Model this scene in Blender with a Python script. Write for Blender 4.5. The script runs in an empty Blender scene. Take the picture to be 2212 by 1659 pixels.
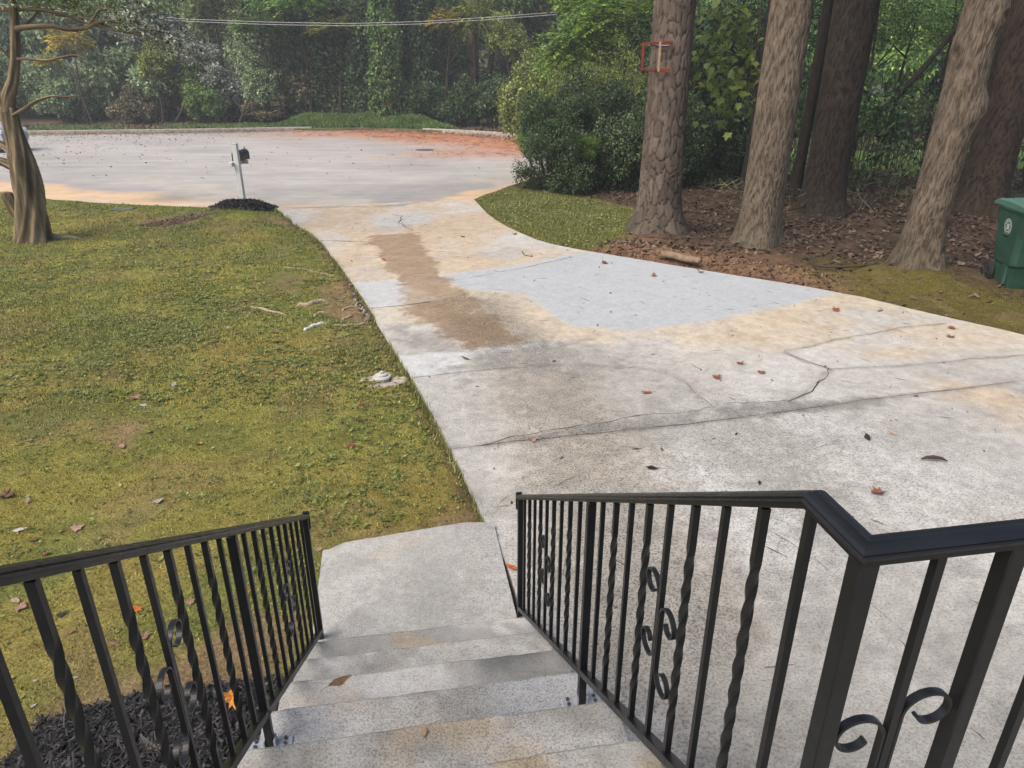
import bpy, math, random
import numpy as np
from mathutils import Vector, Matrix

S = bpy.context.scene
COL = S.collection
R = math.radians

# ------------------------------------------------------------------ camera, light, exposure
CAM_H, PITCH = 2.6, R(23.5)
cam_d = bpy.data.cameras.new('camera')
cam = bpy.data.objects.new('camera', cam_d)
COL.objects.link(cam)
cam.location = (0, 0, CAM_H)
cam.rotation_euler = (R(90) - PITCH, 0, 0)
cam_d.sensor_width = 36.0
cam_d.lens = 1533.0 / 2212.0 * 36.0
cam_d.clip_start = 0.05
cam_d.clip_end = 2000
S.camera = cam

SUN_EL, SUN_AZ = R(48), R(230)          # azimuth clockwise from +Y: behind the camera, to the left
world = bpy.data.worlds.new('World')
S.world = world
world.use_nodes = True
wn = world.node_tree
wn.nodes.clear()
sky = wn.nodes.new('ShaderNodeTexSky')
sky.sky_type = 'NISHITA'
sky.sun_disc = False
sky.sun_elevation = SUN_EL
sky.sun_rotation = SUN_AZ
sky.dust_density = 4.0
sky.air_density = 1.0
sky.ozone_density = 0.6
bg = wn.nodes.new('ShaderNodeBackground')
bg.inputs['Strength'].default_value = 0.13
wo = wn.nodes.new('ShaderNodeOutputWorld')
wn.links.new(sky.outputs[0], bg.inputs['Color'])
wn.links.new(bg.outputs[0], wo.inputs['Surface'])

sun_d = bpy.data.lights.new('sun', 'SUN')
sun_d.energy = 2.1
sun_d.angle = R(45)
sun_d.color = (1.0, 0.93, 0.83)
sun = bpy.data.objects.new('sun', sun_d)
COL.objects.link(sun)
sd = Vector((math.sin(SUN_AZ) * math.cos(SUN_EL), math.cos(SUN_AZ) * math.cos(SUN_EL), math.sin(SUN_EL)))
sun.rotation_euler = sd.to_track_quat('Z', 'Y').to_euler()
sun.location = (-10, -10, 30)

S.view_settings.view_transform = 'Standard'
S.view_settings.look = 'None'
S.view_settings.exposure = 0.82
S.view_settings.gamma = 1.0
S.view_settings.use_curve_mapping = False
S.render.engine = 'CYCLES'
S.cycles.max_bounces = 6
S.cycles.diffuse_bounces = 3
S.cycles.transmission_bounces = 4
S.cycles.transparent_max_bounces = 4

# ------------------------------------------------------------------ measuring helpers
FPX, CX, CY = 1533.0, 1106.0, 829.5
def ground_at(px, py, z=0.0):
    """surveyed point of the place at height z (sight lines from the standing point)"""
    a = (px - CX) / FPX; b = -(py - CY) / FPX
    d = (a, math.cos(PITCH) + b * math.sin(PITCH), -math.sin(PITCH) + b * math.cos(PITCH))
    t = (z - CAM_H) / d[2]
    return (d[0] * t, d[1] * t, z)
def plane_at(px, py, Y):
    a = (px - CX) / FPX; b = -(py - CY) / FPX
    d = (a, math.cos(PITCH) + b * math.sin(PITCH), -math.sin(PITCH) + b * math.cos(PITCH))
    t = Y / d[1]
    return (d[0] * t, Y, CAM_H + d[2] * t)
def gxy(px, py): return ground_at(px, py)[:2]

# ------------------------------------------------------------------ noise in numpy
def _hash(ix, iy, seed):
    h = (ix.astype(np.int64) * 374761393 + iy.astype(np.int64) * 668265263 + seed * 974711) & 0xffffffff
    h = ((h ^ (h >> 13)) * 1274126177) & 0xffffffff
    return ((h ^ (h >> 16)) & 0xffff) / 65535.0
def vnoise(x, y, seed=0):
    x = np.asarray(x, float); y = np.asarray(y, float)
    ix, iy = np.floor(x), np.floor(y)
    fx, fy = x - ix, y - iy
    fx = fx * fx * (3 - 2 * fx); fy = fy * fy * (3 - 2 * fy)
    a, b = _hash(ix, iy, seed), _hash(ix + 1, iy, seed)
    c, d = _hash(ix, iy + 1, seed), _hash(ix + 1, iy + 1, seed)
    return (a * (1 - fx) + b * fx) * (1 - fy) + (c * (1 - fx) + d * fx) * fy
def fbm(x, y, s=1.0, octv=4, seed=0):
    t = 0; a = 0.5; n = 0
    for k in range(octv):
        t = t + a * vnoise(np.asarray(x) * s, np.asarray(y) * s, seed + k * 17); n += a
        a *= 0.5; s *= 2.03
    return t / n
def smooth(e0, e1, x):
    t = np.clip((x - e0) / (e1 - e0), 0, 1)
    return t * t * (3 - 2 * t)
def poly_sd(x, y, poly):
    """signed distance, negative inside"""
    P = np.asarray(poly, float); n = len(P)
    d = np.full(x.shape, 1e9); inside = np.zeros(x.shape, bool)
    for i in range(n):
        a, b = P[i], P[(i + 1) % n]
        e = b - a; wx, wy = x - a[0], y - a[1]
        t = np.clip((wx * e[0] + wy * e[1]) / max(e @ e, 1e-12), 0, 1)
        d = np.minimum(d, (wx - e[0] * t) ** 2 + (wy - e[1] * t) ** 2)
        c = (a[1] > y) != (b[1] > y)
        with np.errstate(divide='ignore', invalid='ignore'):
            xi = (b[0] - a[0]) * (y - a[1]) / (b[1] - a[1] if b[1] != a[1] else 1e-12) + a[0]
        inside ^= c & (x < xi)
    d = np.sqrt(d)
    return np.where(inside, -d, d)
def line_d(x, y, pts):
    d = np.full(x.shape, 1e9)
    for a, b in zip(pts[:-1], pts[1:]):
        a = np.asarray(a[:2], float); b = np.asarray(b[:2], float)
        e = b - a; wx, wy = x - a[0], y - a[1]
        t = np.clip((wx * e[0] + wy * e[1]) / max(e @ e, 1e-12), 0, 1)
        d = np.minimum(d, (wx - e[0] * t) ** 2 + (wy - e[1] * t) ** 2)
    return np.sqrt(d)
def wpoly(*px): return [gxy(*p) for p in px]

# ------------------------------------------------------------------ objects
def put(o, parent=None):
    COL.objects.link(o)
    if parent is not None: o.parent = parent
    return o
def tag(o, label=None, cat=None, group=None, kind=None):
    if label: o['label'] = label
    if cat: o['category'] = cat
    if group: o['group'] = group
    if kind: o['kind'] = kind
    return o
def empty(name, loc=(0, 0, 0), rz=0.0):
    o = bpy.data.objects.new(name, None)
    o.location = loc; o.rotation_euler = (0, 0, rz); o.empty_display_size = 0.2
    return put(o)
def np_mesh(name, V, F, mat=None, smooth_=False):
    """V (n,3); F list of arrays (m,k)"""
    if isinstance(F, np.ndarray): F = [F]
    F = [np.asarray(f, np.int32) for f in F if len(f)]
    me = bpy.data.meshes.new(name)
    V = np.asarray(V, np.float32)
    me.vertices.add(len(V)); me.vertices.foreach_set('co', V.ravel())
    nl = sum(f.size for f in F); npoly = sum(len(f) for f in F)
    me.loops.add(nl); me.polygons.add(npoly)
    me.loops.foreach_set('vertex_index', np.concatenate([f.ravel() for f in F]))
    tot = np.concatenate([np.full(len(f), f.shape[1], np.int32) for f in F])
    st = np.concatenate([[0], np.cumsum(tot)[:-1]]).astype(np.int32)
    me.polygons.foreach_set('loop_start', st)
    me.polygons.foreach_set('loop_total', tot)
    if smooth_: me.polygons.foreach_set('use_smooth', np.ones(npoly, bool))
    me.update(calc_edges=True)
    if mat is not None: me.materials.append(mat)
    return me
def obj(name, me, parent=None, loc=(0, 0, 0), rot=(0, 0, 0), scale=(1, 1, 1), mat=None):
    o = bpy.data.objects.new(name, me)
    o.location = loc; o.rotation_euler = rot; o.scale = scale
    put(o, parent)
    if mat is not None:
        o.material_slots[0].link = 'OBJECT'
        o.material_slots[0].material = mat
    return o
GROUND_K = .77        # measured albedo of the pavings and soils against the swatches below
def set_color(me, name, rgb, a=None):
    n = len(me.vertices)
    at = me.attributes.new(name, 'FLOAT_COLOR', 'POINT')
    c = np.ones((n, 4), np.float32); c[:, :3] = rgb
    if not (me.materials and me.materials[0].name.startswith('tree_bark')): c[:, :3] *= GROUND_K
    if a is not None: c[:, 3] = a
    at.data.foreach_set('color', c.ravel())

class MB:
    """collects shapes into one mesh"""
    def __init__(s): s.v = []; s.f = []
    def add(s, V, F):
        o = len(s.v)
        s.v += [tuple(map(float, p)) for p in V]
        s.f += [tuple(int(i) + o for i in f) for f in F]
    def box(s, cx, cy, cz, sx, sy, sz, rz=0.0, bev=0.0):
        c, sn = math.cos(rz), math.sin(rz)
        hx, hy, hz = sx / 2, sy / 2, sz / 2
        b = min(bev, hx * .9, hy * .9, hz * .9)
        if b <= 0:
            P = [(x, y, z) for z in (-hz, hz) for x, y in ((-hx, -hy), (hx, -hy), (hx, hy), (-hx, hy))]
            F = [(3, 2, 1, 0), (4, 5, 6, 7)] + [(i, (i + 1) % 4, (i + 1) % 4 + 4, i + 4) for i in range(4)]
        else:
            P = []
            def ring(z, ins):
                x, y = hx - ins, hy - ins; k = b * .6 if ins == 0 else 0
                return [(-x + b - ins * .0, -y, z), (x - b, -y, z), (x, -y + b, z), (x, y - b, z), (x - b, y, z), (-x + b, y, z), (-x, y - b, z), (-x, -y + b, z)]
            for z, ins in ((-hz, b), (-hz + b, 0), (hz - b, 0), (hz, b)): P += ring(z, ins)
            F = [tuple(range(7, -1, -1)), tuple(range(24, 32))]
            for r in range(3):
                for i in range(8): F.append((r * 8 + i, r * 8 + (i + 1) % 8, r * 8 + 8 + (i + 1) % 8, r * 8 + 8 + i))
        s.add([(cx + x * c - y * sn, cy + x * sn + y * c, cz + z) for x, y, z in P], F)
    def tube(s, pts, rad, n=8, cap=True):
        pts = [Vector(p) for p in pts]
        if not hasattr(rad, '__len__'): rad = [rad] * len(pts)
        rings = []
        up = None
        for i, p in enumerate(pts):
            d = (pts[min(i + 1, len(pts) - 1)] - pts[max(i - 1, 0)]).normalized()
            if up is None:
                up = Vector((0, 0, 1)) if abs(d.z) < .9 else Vector((1, 0, 0))
            x = d.cross(up).normalized(); up = x.cross(d).normalized()
            rings.append([p + (x * math.cos(2 * math.pi * k / n) + up * math.sin(2 * math.pi * k / n)) * rad[i] for k in range(n)])
        V = [q for r in rings for q in r]
        F = []
        for i in range(len(rings) - 1):
            for k in range(n):
                F.append((i * n + k, i * n + (k + 1) % n, (i + 1) * n + (k + 1) % n, (i + 1) * n + k))
        if cap:
            F.append(tuple(range(n - 1, -1, -1))); F.append(tuple(range((len(rings) - 1) * n, len(rings) * n)))
        s.add(V, F)
    def prism(s, poly, z0, z1):
        n = len(poly)
        V = [(x, y, z0) for x, y in poly] + [(x, y, z1) for x, y in poly]
        s.add(V, [tuple(range(n - 1, -1, -1)), tuple(range(n, 2 * n))] + [(i, (i + 1) % n, (i + 1) % n + n, i + n) for i in range(n)])
    def mesh(s, name, mat=None, smooth_=False):
        me = bpy.data.meshes.new(name)
        me.from_pydata(s.v, [], s.f); me.update()
        if smooth_: me.polygons.foreach_set('use_smooth', [True] * len(me.polygons))
        if mat is not None: me.materials.append(mat)
        return me

# ------------------------------------------------------------------ materials
class NT:
    def __init__(s, name):
        s.m = bpy.data.materials.new(name); s.m.use_nodes = True
        s.t = s.m.node_tree; s.t.nodes.clear()
        s.out = s.t.nodes.new('ShaderNodeOutputMaterial')
    def n(s, typ, ins=None, **kw):
        nd = s.t.nodes.new(typ)
        for k, v in kw.items(): setattr(nd, k, v)
        for k, v in (ins or {}).items():
            sock = nd.inputs[k]
            if isinstance(v, bpy.types.NodeSocket): s.t.links.new(v, sock)
            else: sock.default_value = v
        return nd
    def coord(s): return s.n('ShaderNodeTexCoord').outputs['Object']
    def noise(s, vec, scale, detail=3, rough=.55):
        return s.n('ShaderNodeTexNoise', {'Vector': vec, 'Scale': scale, 'Detail': detail, 'Roughness': rough}).outputs['Fac']
    def ramp(s, fac, stops):
        nd = s.n('ShaderNodeValToRGB', {'Fac': fac})
        e = nd.color_ramp.elements
        while len(e) < len(stops): e.new(.5)
        for el, (p, c) in zip(e, stops):
            el.position = p; el.color = (*c, 1) if len(c) == 3 else c
        return nd.outputs['Color']
    def mix(s, fac, a, b, mode='MIX'):
        nd = s.n('ShaderNodeMix', data_type='RGBA', blend_type=mode)
        for i, v in ((0, fac), (6, a), (7, b)):
            if isinstance(v, bpy.types.NodeSocket): s.t.links.new(v, nd.inputs[i])
            else: nd.inputs[i].default_value = v if i == 0 else ((*v, 1) if len(v) == 3 else v)
        return nd.outputs[2]
    def math(s, op, a, b=0.0):
        nd = s.n('ShaderNodeMath', {0: a, 1: b}, operation=op); return nd.outputs[0]
    def rng(s, v, a, b, c, d):
        return s.n('ShaderNodeMapRange', {0: v, 1: a, 2: b, 3: c, 4: d}).outputs[0]
    def bump(s, h, strength=.3, dist=.01):
        return s.n('ShaderNodeBump', {'Height': h, 'Strength': strength, 'Distance': dist}).outputs[0]
    def bsdf(s, color, rough=.7, normal=None, spec=.3, metal=0.0):
        ins = {'Base Color': color if isinstance(color, bpy.types.NodeSocket) else (*color, 1), 'Roughness': rough,
               'Specular IOR Level': spec, 'Metallic': metal}
        if normal is not None: ins['Normal'] = normal
        return s.n('ShaderNodeBsdfPrincipled', ins).outputs[0]
    def done(s, sh): s.t.links.new(sh, s.out.inputs['Surface']); return s.m

def mat_plain(name, col, rough=.6, spec=.3, metal=0.0, var=.15, scale=20.0, bump=.1):
    t = NT(name); c = t.coord()
    nz = t.noise(c, scale, 4)
    k = t.rng(nz, .3, .7, 1 - var, 1 + var)
    colr = t.mix(1.0, col, t.n('ShaderNodeCombineColor', {0: k, 1: k, 2: k}).outputs[0], 'MULTIPLY')
    return t.done(t.bsdf(colr, rough, t.bump(nz, bump, .004), spec, metal))

def mat_leaf(name, stops, trans=.35, rough=.5, spec=.35, big=.5, gain=.55):
    """leaf colour by random per leaf, plus slow drift over the plant"""
    t = NT(name); c = t.coord()
    isl = t.n('ShaderNodeNewGeometry').outputs['Random Per Island']
    oi = t.n('ShaderNodeObjectInfo').outputs['Random']
    nz = t.noise(c, big, 2)
    f = t.math('ADD', t.math('MULTIPLY', isl, .55), t.math('MULTIPLY', nz, .55))
    f = t.math('ADD', f, t.math('MULTIPLY', t.math('SUBTRACT', oi, .5), .16))
    col = t.ramp(f, stops)
    v = t.rng(isl, 0, 1, 1 - gain, 1 + gain)
    col = t.mix(1.0, col, t.n('ShaderNodeCombineColor', {0: v, 1: v, 2: v}).outputs[0], 'MULTIPLY')
    d = t.bsdf(col, rough, None, spec)
    tr = t.n('ShaderNodeBsdfTranslucent', {'Color': col}).outputs[0]
    mx = t.n('ShaderNodeMixShader', {0: trans, 1: d, 2: tr}).outputs[0]
    return t.done(mx)

def mat_bark(name, dark, light, kind='furrow', scale=1.0):
    t = NT(name); c = t.coord()
    mp = t.n('ShaderNodeMapping', {'Vector': c, 'Scale': (scale, scale, scale * (.16 if kind == 'furrow' else .42))}).outputs[0]
    wob = t.n('ShaderNodeTexNoise', {'Vector': mp, 'Scale': 6.0, 'Detail': 2}).outputs['Color']
    mp2 = t.n('ShaderNodeVectorMath', {0: mp, 1: t.n('ShaderNodeVectorMath', {0: wob, 'Scale': .09}, operation='SCALE').outputs[0]}, operation='ADD').outputs[0]
    fine = t.noise(mp2, 60, 4, .7)
    if kind == 'plate':
        vo = t.n('ShaderNodeTexVoronoi', {'Vector': mp2, 'Scale': 9.5}, feature='DISTANCE_TO_EDGE').outputs['Distance']
        vr = t.n('ShaderNodeTexVoronoi', {'Vector': mp2, 'Scale': 9.5}).outputs['Color']
        h = t.rng(vo, .0, .09, 0, 1)
    else:
        n1 = t.noise(mp2, 26, 3, .6)
        h = t.rng(t.math('ABSOLUTE', t.math('SUBTRACT', n1, .5)), 0, .13, 0, 1)
        vr = t.n('ShaderNodeTexNoise', {'Vector': mp2, 'Scale': 5.0}).outputs['Color']
    hh = t.math('ADD', t.math('MULTIPLY', h, .8), t.math('MULTIPLY', fine, .35))
    col = t.ramp(hh, [(.1, dark), (.55, tuple((a + b) / 2 for a, b in zip(dark, light))), (1.0, light)])
    col = t.mix(.22, col, vr, 'SOFT_LIGHT')
    moss = t.rng(t.noise(c, 1.3, 4), .56, .72, 0, .45)
    col = t.mix(moss, col, (light[0] * .8, light[1] * .95, light[2] * .75))
    return t.done(t.bsdf(col, .9, t.bump(hh, .9, .02), .1))

# foliage palettes (linear)
LF = {}
LF['grey_green'] = mat_leaf('foliage_grey_green', [(.2, (0.099, 0.144, 0.075)), (.5, (0.206, 0.278, 0.146)), (.8, (0.359, 0.448, 0.251)), (.95, (0.538, 0.609, 0.394))], .4, .55, .2)
LF['far_green'] = mat_leaf('foliage_far_green', [(.2, (0.099, 0.144, 0.075)), (.5, (0.206, 0.278, 0.146)), (.8, (0.359, 0.448, 0.251)), (.95, (0.538, 0.609, 0.394))], .4, .55, .2)
LF['dark'] = mat_leaf('foliage_dark', [(.2, (0.020, 0.045, 0.020)), (.55, (0.047, 0.084, 0.034)), (.85, (0.095, 0.146, 0.054)), (1., (0.157, 0.213, 0.090))], .3, .5, .25)
LF['deep'] = mat_leaf('foliage_deep', [(.2, (0.009, 0.021, 0.011)), (.55, (0.021, 0.040, 0.018)), (.85, (0.044, 0.075, 0.028)), (1., (0.079, 0.114, 0.044))], .25, .5, .2)
LF['mid'] = mat_leaf('foliage_mid', [(.2, (0.044, 0.094, 0.031)), (.5, (0.094, 0.171, 0.051)), (.8, (0.171, 0.259, 0.077)), (.97, (0.330, 0.341, 0.099))], .4, .5, .25)
LF['bright'] = mat_leaf('foliage_bright', [(.2, (0.070, 0.163, 0.047)), (.5, (0.163, 0.301, 0.084)), (.8, (0.276, 0.439, 0.124)), (.97, (0.553, 0.577, 0.124))], .45, .5, .25)
LF['yellowish'] = mat_leaf('foliage_yellowish', [(.2, (0.078, 0.121, 0.031)), (.5, (0.190, 0.245, 0.060)), (.78, (0.355, 0.378, 0.091)), (.97, (0.734, 0.577, 0.100))], .45, .5, .2)
LF['olive'] = mat_leaf('foliage_olive', [(.2, (0.068, 0.094, 0.031)), (.5, (0.149, 0.187, 0.055)), (.8, (0.231, 0.275, 0.083)), (1., (0.352, 0.363, 0.132))], .4, .5, .2)
LF['brownish'] = mat_leaf('foliage_brownish', [(.2, (0.069, 0.062, 0.041)), (.5, (0.152, 0.138, 0.085)), (.8, (0.235, 0.214, 0.124)), (1., (0.359, 0.317, 0.179))], .3, .6, .15)
LF['silver'] = mat_leaf('foliage_silver', [(.2, (0.120, 0.138, 0.114)), (.5, (0.228, 0.252, 0.210)), (.8, (0.384, 0.408, 0.348)), (1., (0.528, 0.540, 0.480))], .35, .5, .3)
LF['holly'] = mat_leaf('foliage_holly', [(.2, (0.014, 0.030, 0.013)), (.5, (0.032, 0.058, 0.023)), (.8, (0.066, 0.101, 0.037)), (1., (0.123, 0.167, 0.062))], .25, .42, .35)
LF['maple'] = mat_leaf('foliage_maple', [(.2, (0.062, 0.106, 0.026)), (.5, (0.123, 0.176, 0.044)), (.8, (0.220, 0.246, 0.062)), (1., (0.282, 0.246, 0.053))], .45)
LF['lime'] = mat_leaf('foliage_lime', [(.2, (0.058, 0.116, 0.021)), (.5, (0.116, 0.209, 0.037)), (.8, (0.197, 0.302, 0.052)), (1., (0.326, 0.371, 0.084))], .45, .5, .2)
LF['yellow'] = mat_leaf('foliage_yellow', [(.2, (0.152, 0.167, 0.030)), (.5, (0.394, 0.350, 0.061)), (.8, (0.637, 0.485, 0.076)), (1., (0.759, 0.546, 0.091))], .4)

B_PINE = mat_bark('bark_pine', (.022, .016, .013), (.175, .135, .110), 'plate')
B_GREY = mat_bark('bark_grey', (.055, .044, .034), (.215, .178, .138), 'furrow', 1.0)
B_DARK = mat_bark('bark_dark', (.018, .014, .011), (.085, .066, .050), 'furrow', 1.0)
B_CRAPE = mat_bark('bark_crape', (.060, .048, .032), (.230, .185, .125), 'furrow', .55)
B_TWIG = mat_plain('twig', (.055, .042, .032), .9, .1)
B_BRANCH = mat_plain('branch_bark', (.06, .05, .04), .9, .1)

# ================================================================== GROUND SURFACES
def mat_concrete(name, speck=1.0, fs=75):
    t = NT(name); c = t.coord()
    at = t.n('ShaderNodeAttribute', attribute_name='paint')
    col, agg = at.outputs['Color'], at.outputs['Alpha']
    f1 = t.noise(c, fs, 3, .75)                      # exposed aggregate
    f2 = t.noise(c, 22, 4, .6)
    f3 = t.noise(c, 320, 2, .6)
    mpn = t.n('ShaderNodeMapping', {'Vector': c, 'Rotation': (0, 0, .2), 'Scale': (2.5, 40, 1)}).outputs[0]
    broom = t.noise(mpn, 2.0, 3, .6)                # brush strokes of the finish
    dark = t.math('MULTIPLY', t.rng(f1, .36, .54, 1, 0), t.math('MULTIPLY', agg, .7 * speck))
    k = t.math('SUBTRACT', t.rng(f2, .25, .75, .88, 1.10), dark)
    k = t.math('ADD', k, t.math('MULTIPLY', t.math('SUBTRACT', f3, .5), .55))
    k = t.math('ADD', k, t.math('MULTIPLY', t.math('SUBTRACT', broom, .5), .16))
    col = t.mix(1.0, col, t.n('ShaderNodeCombineColor', {0: k, 1: k, 2: k}).outputs[0], 'MULTIPLY')
    h = t.math('SUBTRACT', t.math('MULTIPLY', f3, .5), t.math('MULTIPLY', dark, 1.5))
    return t.done(t.bsdf(col, .88, t.bump(h, .5, .006), .2))
M_CONC = mat_concrete('driveway_concrete')
M_STEP = mat_concrete('step_concrete', 1.0, 140)
def mat_paint_ground(name, sc=60, bump=.6, amp=.45, dist=.02):
    t = NT(name); c = t.coord()
    at = t.n('ShaderNodeAttribute', attribute_name='paint')
    a, b = t.noise(c, sc, 4, .7), t.noise(c, sc * .22, 4, .6)
    k = t.math('ADD', t.rng(a, .25, .75, 1 - amp, 1 + amp), t.rng(b, .3, .7, -.18, .18))
    col = t.mix(1.0, at.outputs['Color'], t.n('ShaderNodeCombineColor', {0: k, 1: k, 2: k}).outputs[0], 'MULTIPLY')
    return t.done(t.bsdf(col, .95, t.bump(t.math('ADD', a, b), bump, dist), .05))
M_LAWN = mat_paint_ground('moss_lawn_soil', 60, .9, .6, .02)
M_SOIL = mat_paint_ground('woodland_soil', 40, .9, .5, .03)
def mat_street():
    t = NT('street_asphalt'); c = t.coord()
    at = t.n('ShaderNodeAttribute', attribute_name='paint')
    a, b = t.noise(c, 45, 3, .7), t.noise(c, 2.2, 5, .65)
    mpn = t.n('ShaderNodeMapping', {'Vector': c, 'Rotation': (0, 0, .15), 'Scale': (.35, 2.6, 1)}).outputs[0]
    st = t.noise(mpn, 1.3, 4, .65)
    k = t.math('ADD', t.rng(a, .25, .75, .85, 1.12), t.rng(b, .3, .7, -.08, .08))
    k = t.math('ADD', k, t.rng(st, .3, .7, -.08, .08))
    col = t.mix(1.0, at.outputs['Color'], t.n('ShaderNodeCombineColor', {0: k, 1: k, 2: k}).outputs[0], 'MULTIPLY')
    return t.done(t.bsdf(col, .9, t.bump(a, .35, .006), .25))
M_STREET = mat_street()

def dense(pts, step=.05):
    out = []
    for a, b in zip(pts[:-1], pts[1:]):
        a, b = np.array(a, float), np.array(b, float)
        n = max(1, int(np.linalg.norm(b - a) / step))
        out += [a + (b - a) * i / n for i in range(n)]
    out.append(np.array(pts[-1], float))
    return np.array(out)
def chaikin(pts, k=2):
    pts = [np.array(p, float) for p in pts]
    for _ in range(k):
        q = [pts[0]]
        for a, b in zip(pts[:-1], pts[1:]): q += [a * .75 + b * .25, a * .25 + b * .75]
        q.append(pts[-1]); pts = q
    return pts
def resample(P, t):
    P = np.asarray(P, float)
    s = np.concatenate([[0], np.cumsum(np.linalg.norm(np.diff(P, axis=0), axis=1))]); s /= s[-1]
    return np.stack([np.interp(t, s, P[:, i]) for i in range(2)], 1)
def coons(bottom, top, left, right, tu, tv):
    """u left->right, v bottom->top"""
    b, t = resample(bottom, tu), resample(top, tu)
    l, r = resample(left, tv), resample(right, tv)
    U, W = np.meshgrid(tu, tv)
    U, W = U[..., None], W[..., None]
    P = (1 - W) * b[None] + W * t[None] + (1 - U) * l[:, None] + U * r[:, None]
    P -= (1 - U) * (1 - W) * b[0] + U * (1 - W) * b[-1] + (1 - U) * W * t[0] + U * W * t[-1]
    return P
def grid_faces(nv, nu):
    i = np.arange(nv - 1)[:, None] * nu + np.arange(nu - 1)[None]
    i = i.ravel()
    return np.stack([i, i + 1, i + nu + 1, i + nu], 1)
def grid_with_skirt(P, Z, depth):
    nv, nu = Z.shape
    V = np.concatenate([P, Z[..., None]], 2).reshape(-1, 3)
    F = grid_faces(nv, nu)
    loop = np.concatenate([np.arange(nu), np.arange(1, nv) * nu + nu - 1, (nv - 1) * nu + np.arange(nu - 2, -1, -1), np.arange(nv - 2, 0, -1) * nu])
    n0 = len(V); rim = V[loop].copy(); low = rim.copy(); low[:, 2] -= depth
    V = np.concatenate([V, rim, low])
    m = len(loop); k = np.arange(m); k2 = (k + 1) % m
    F2 = np.stack([n0 + k, n0 + m + k, n0 + m + k2, n0 + k2], 1)
    return V, np.concatenate([F, F2])

# ---- driveway outline
DL = dense(chaikin([gxy(598, 453), gxy(640, 485), gxy(690, 517), gxy(745, 590), gxy(800, 671), gxy(845, 745), gxy(890, 820), gxy(975, 970), gxy(1046, 1125),
      (.02, 3.15), (.10, 2.5), (.38, .6), (.6, -1.5)], 1))
DR = dense(chaikin([gxy(1022, 431), gxy(1036, 447), gxy(1058, 471), gxy(1108, 501), gxy(1180, 530), gxy(1268, 547), gxy(1530, 590), gxy(1824, 637), gxy(2010, 684), gxy(2212, 729),
      (6.7, 5.4), (7.6, 3.0), (8.0, .5), (8.0, -1.5)], 1))
def near_i(C, p): return int(np.argmin(((C - np.array(p)) ** 2).sum(1)))
pA1, pA2 = gxy(1890, 868), gxy(2212, 830)
kx = (pA2[1] - pA1[1]) / (pA2[0] - pA1[0])
jA_r = min(DR, key=lambda p: abs(p[1] - (pA2[1] + kx * (p[0] - pA2[0]))))
joints = [((DL[-1]), (DR[-1])), (gxy(977, 976), jA_r), (gxy(860, 776), gxy(1828, 638)), (gxy(762, 617), gxy(1275, 546)),
          (gxy(688, 518), gxy(1140, 506)), (DL[0], DR[0])]

# stains, all as ground shapes
WET1 = wpoly((785, 513), (905, 505), (895, 525), (940, 560), (950, 598), (1010, 640), (985, 655), (930, 640), (880, 622), (860, 605), (830, 575), (820, 540))
WET2 = wpoly((870, 672), (930, 655), (1000, 662), (1075, 695), (1130, 735), (1145, 748), (1015, 768), (985, 752), (940, 715), (905, 695))
PATCH = wpoly((1270, 546), (1824, 637), (1700, 668), (1520, 703), (1380, 721), (1235, 712), (1195, 690), (1160, 665), (1130, 640), (1010, 632), (985, 622), (945, 600), (1100, 580))
STRIPL = wpoly((764, 616), (950, 598), (1000, 640), (912, 660), (801, 671))
STRIPB = wpoly((861, 777), (1222, 740), (1130, 760), (1010, 780), (1000, 812), (890, 822))
TREAD1 = [gxy(1010, 660), gxy(1150, 800), gxy(1230, 930), gxy(1290, 1080), gxy(1420, 1350)]
TREAD2 = [gxy(1330, 760), gxy(1560, 900), gxy(1800, 1110), gxy(2100, 1400)]
CR_A = [gxy(*p) for p in ((977, 976), (1040, 970), (1150, 957), (1290, 944), (1480, 926), (1690, 898), (1890, 868), (2030, 852), (2190, 832))]
CR_A2 = [gxy(*p) for p in ((1040, 968), (1130, 950), (1290, 920), (1400, 907), (1480, 898), (1530, 886), (1620, 880), (1700, 876))]
CR_B = [gxy(*p) for p in ((2212, 775), (2090, 784), (1960, 795), (1795, 805), (1735, 786), (1696, 768), (1700, 764), (1760, 752), (1800, 740), (1950, 715), (2040, 705))]
CR_C = [gxy(*p) for p in ((1795, 805), (1770, 825), (1740, 855), (1700, 876))]
CR_D = [gxy(*p) for p in ((1530, 886), (1505, 860), (1490, 840), (1455, 815), (1390, 803), (1310, 797), (1225, 795), (1130, 797), (1075, 803))]
CR_E = [gxy(*p) for p in ((1075, 803), (980, 812), (890, 823))]
CR_F = [gxy(*p) for p in ((1002, 431), (960, 434), (914, 437), (860, 446), (800, 449), (740, 449), (610, 452))]
CR_G = [gxy(*p) for p in ((855, 466), (870, 475), (868, 485), (880, 497), (884, 503))]
CR_H = [gxy(*p) for p in ((1296, 1386), (1520, 920), (1480, 912))]
CR_I = [gxy(*p) for p in ((1500, 1085), (1600, 1120), (1720, 1190), (1850, 1290), (2000, 1400))]
DAMP = wpoly((1530, 888), (1700, 876), (1790, 870), (1890, 862), (1915, 880), (1830, 895), (1700, 900), (1640, 910), (1570, 905))
DAMP2 = wpoly((1040, 970), (1130, 950), (1290, 920), (1480, 900), (1530, 886), (1480, 927), (1290, 945), (1150, 958))

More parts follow.
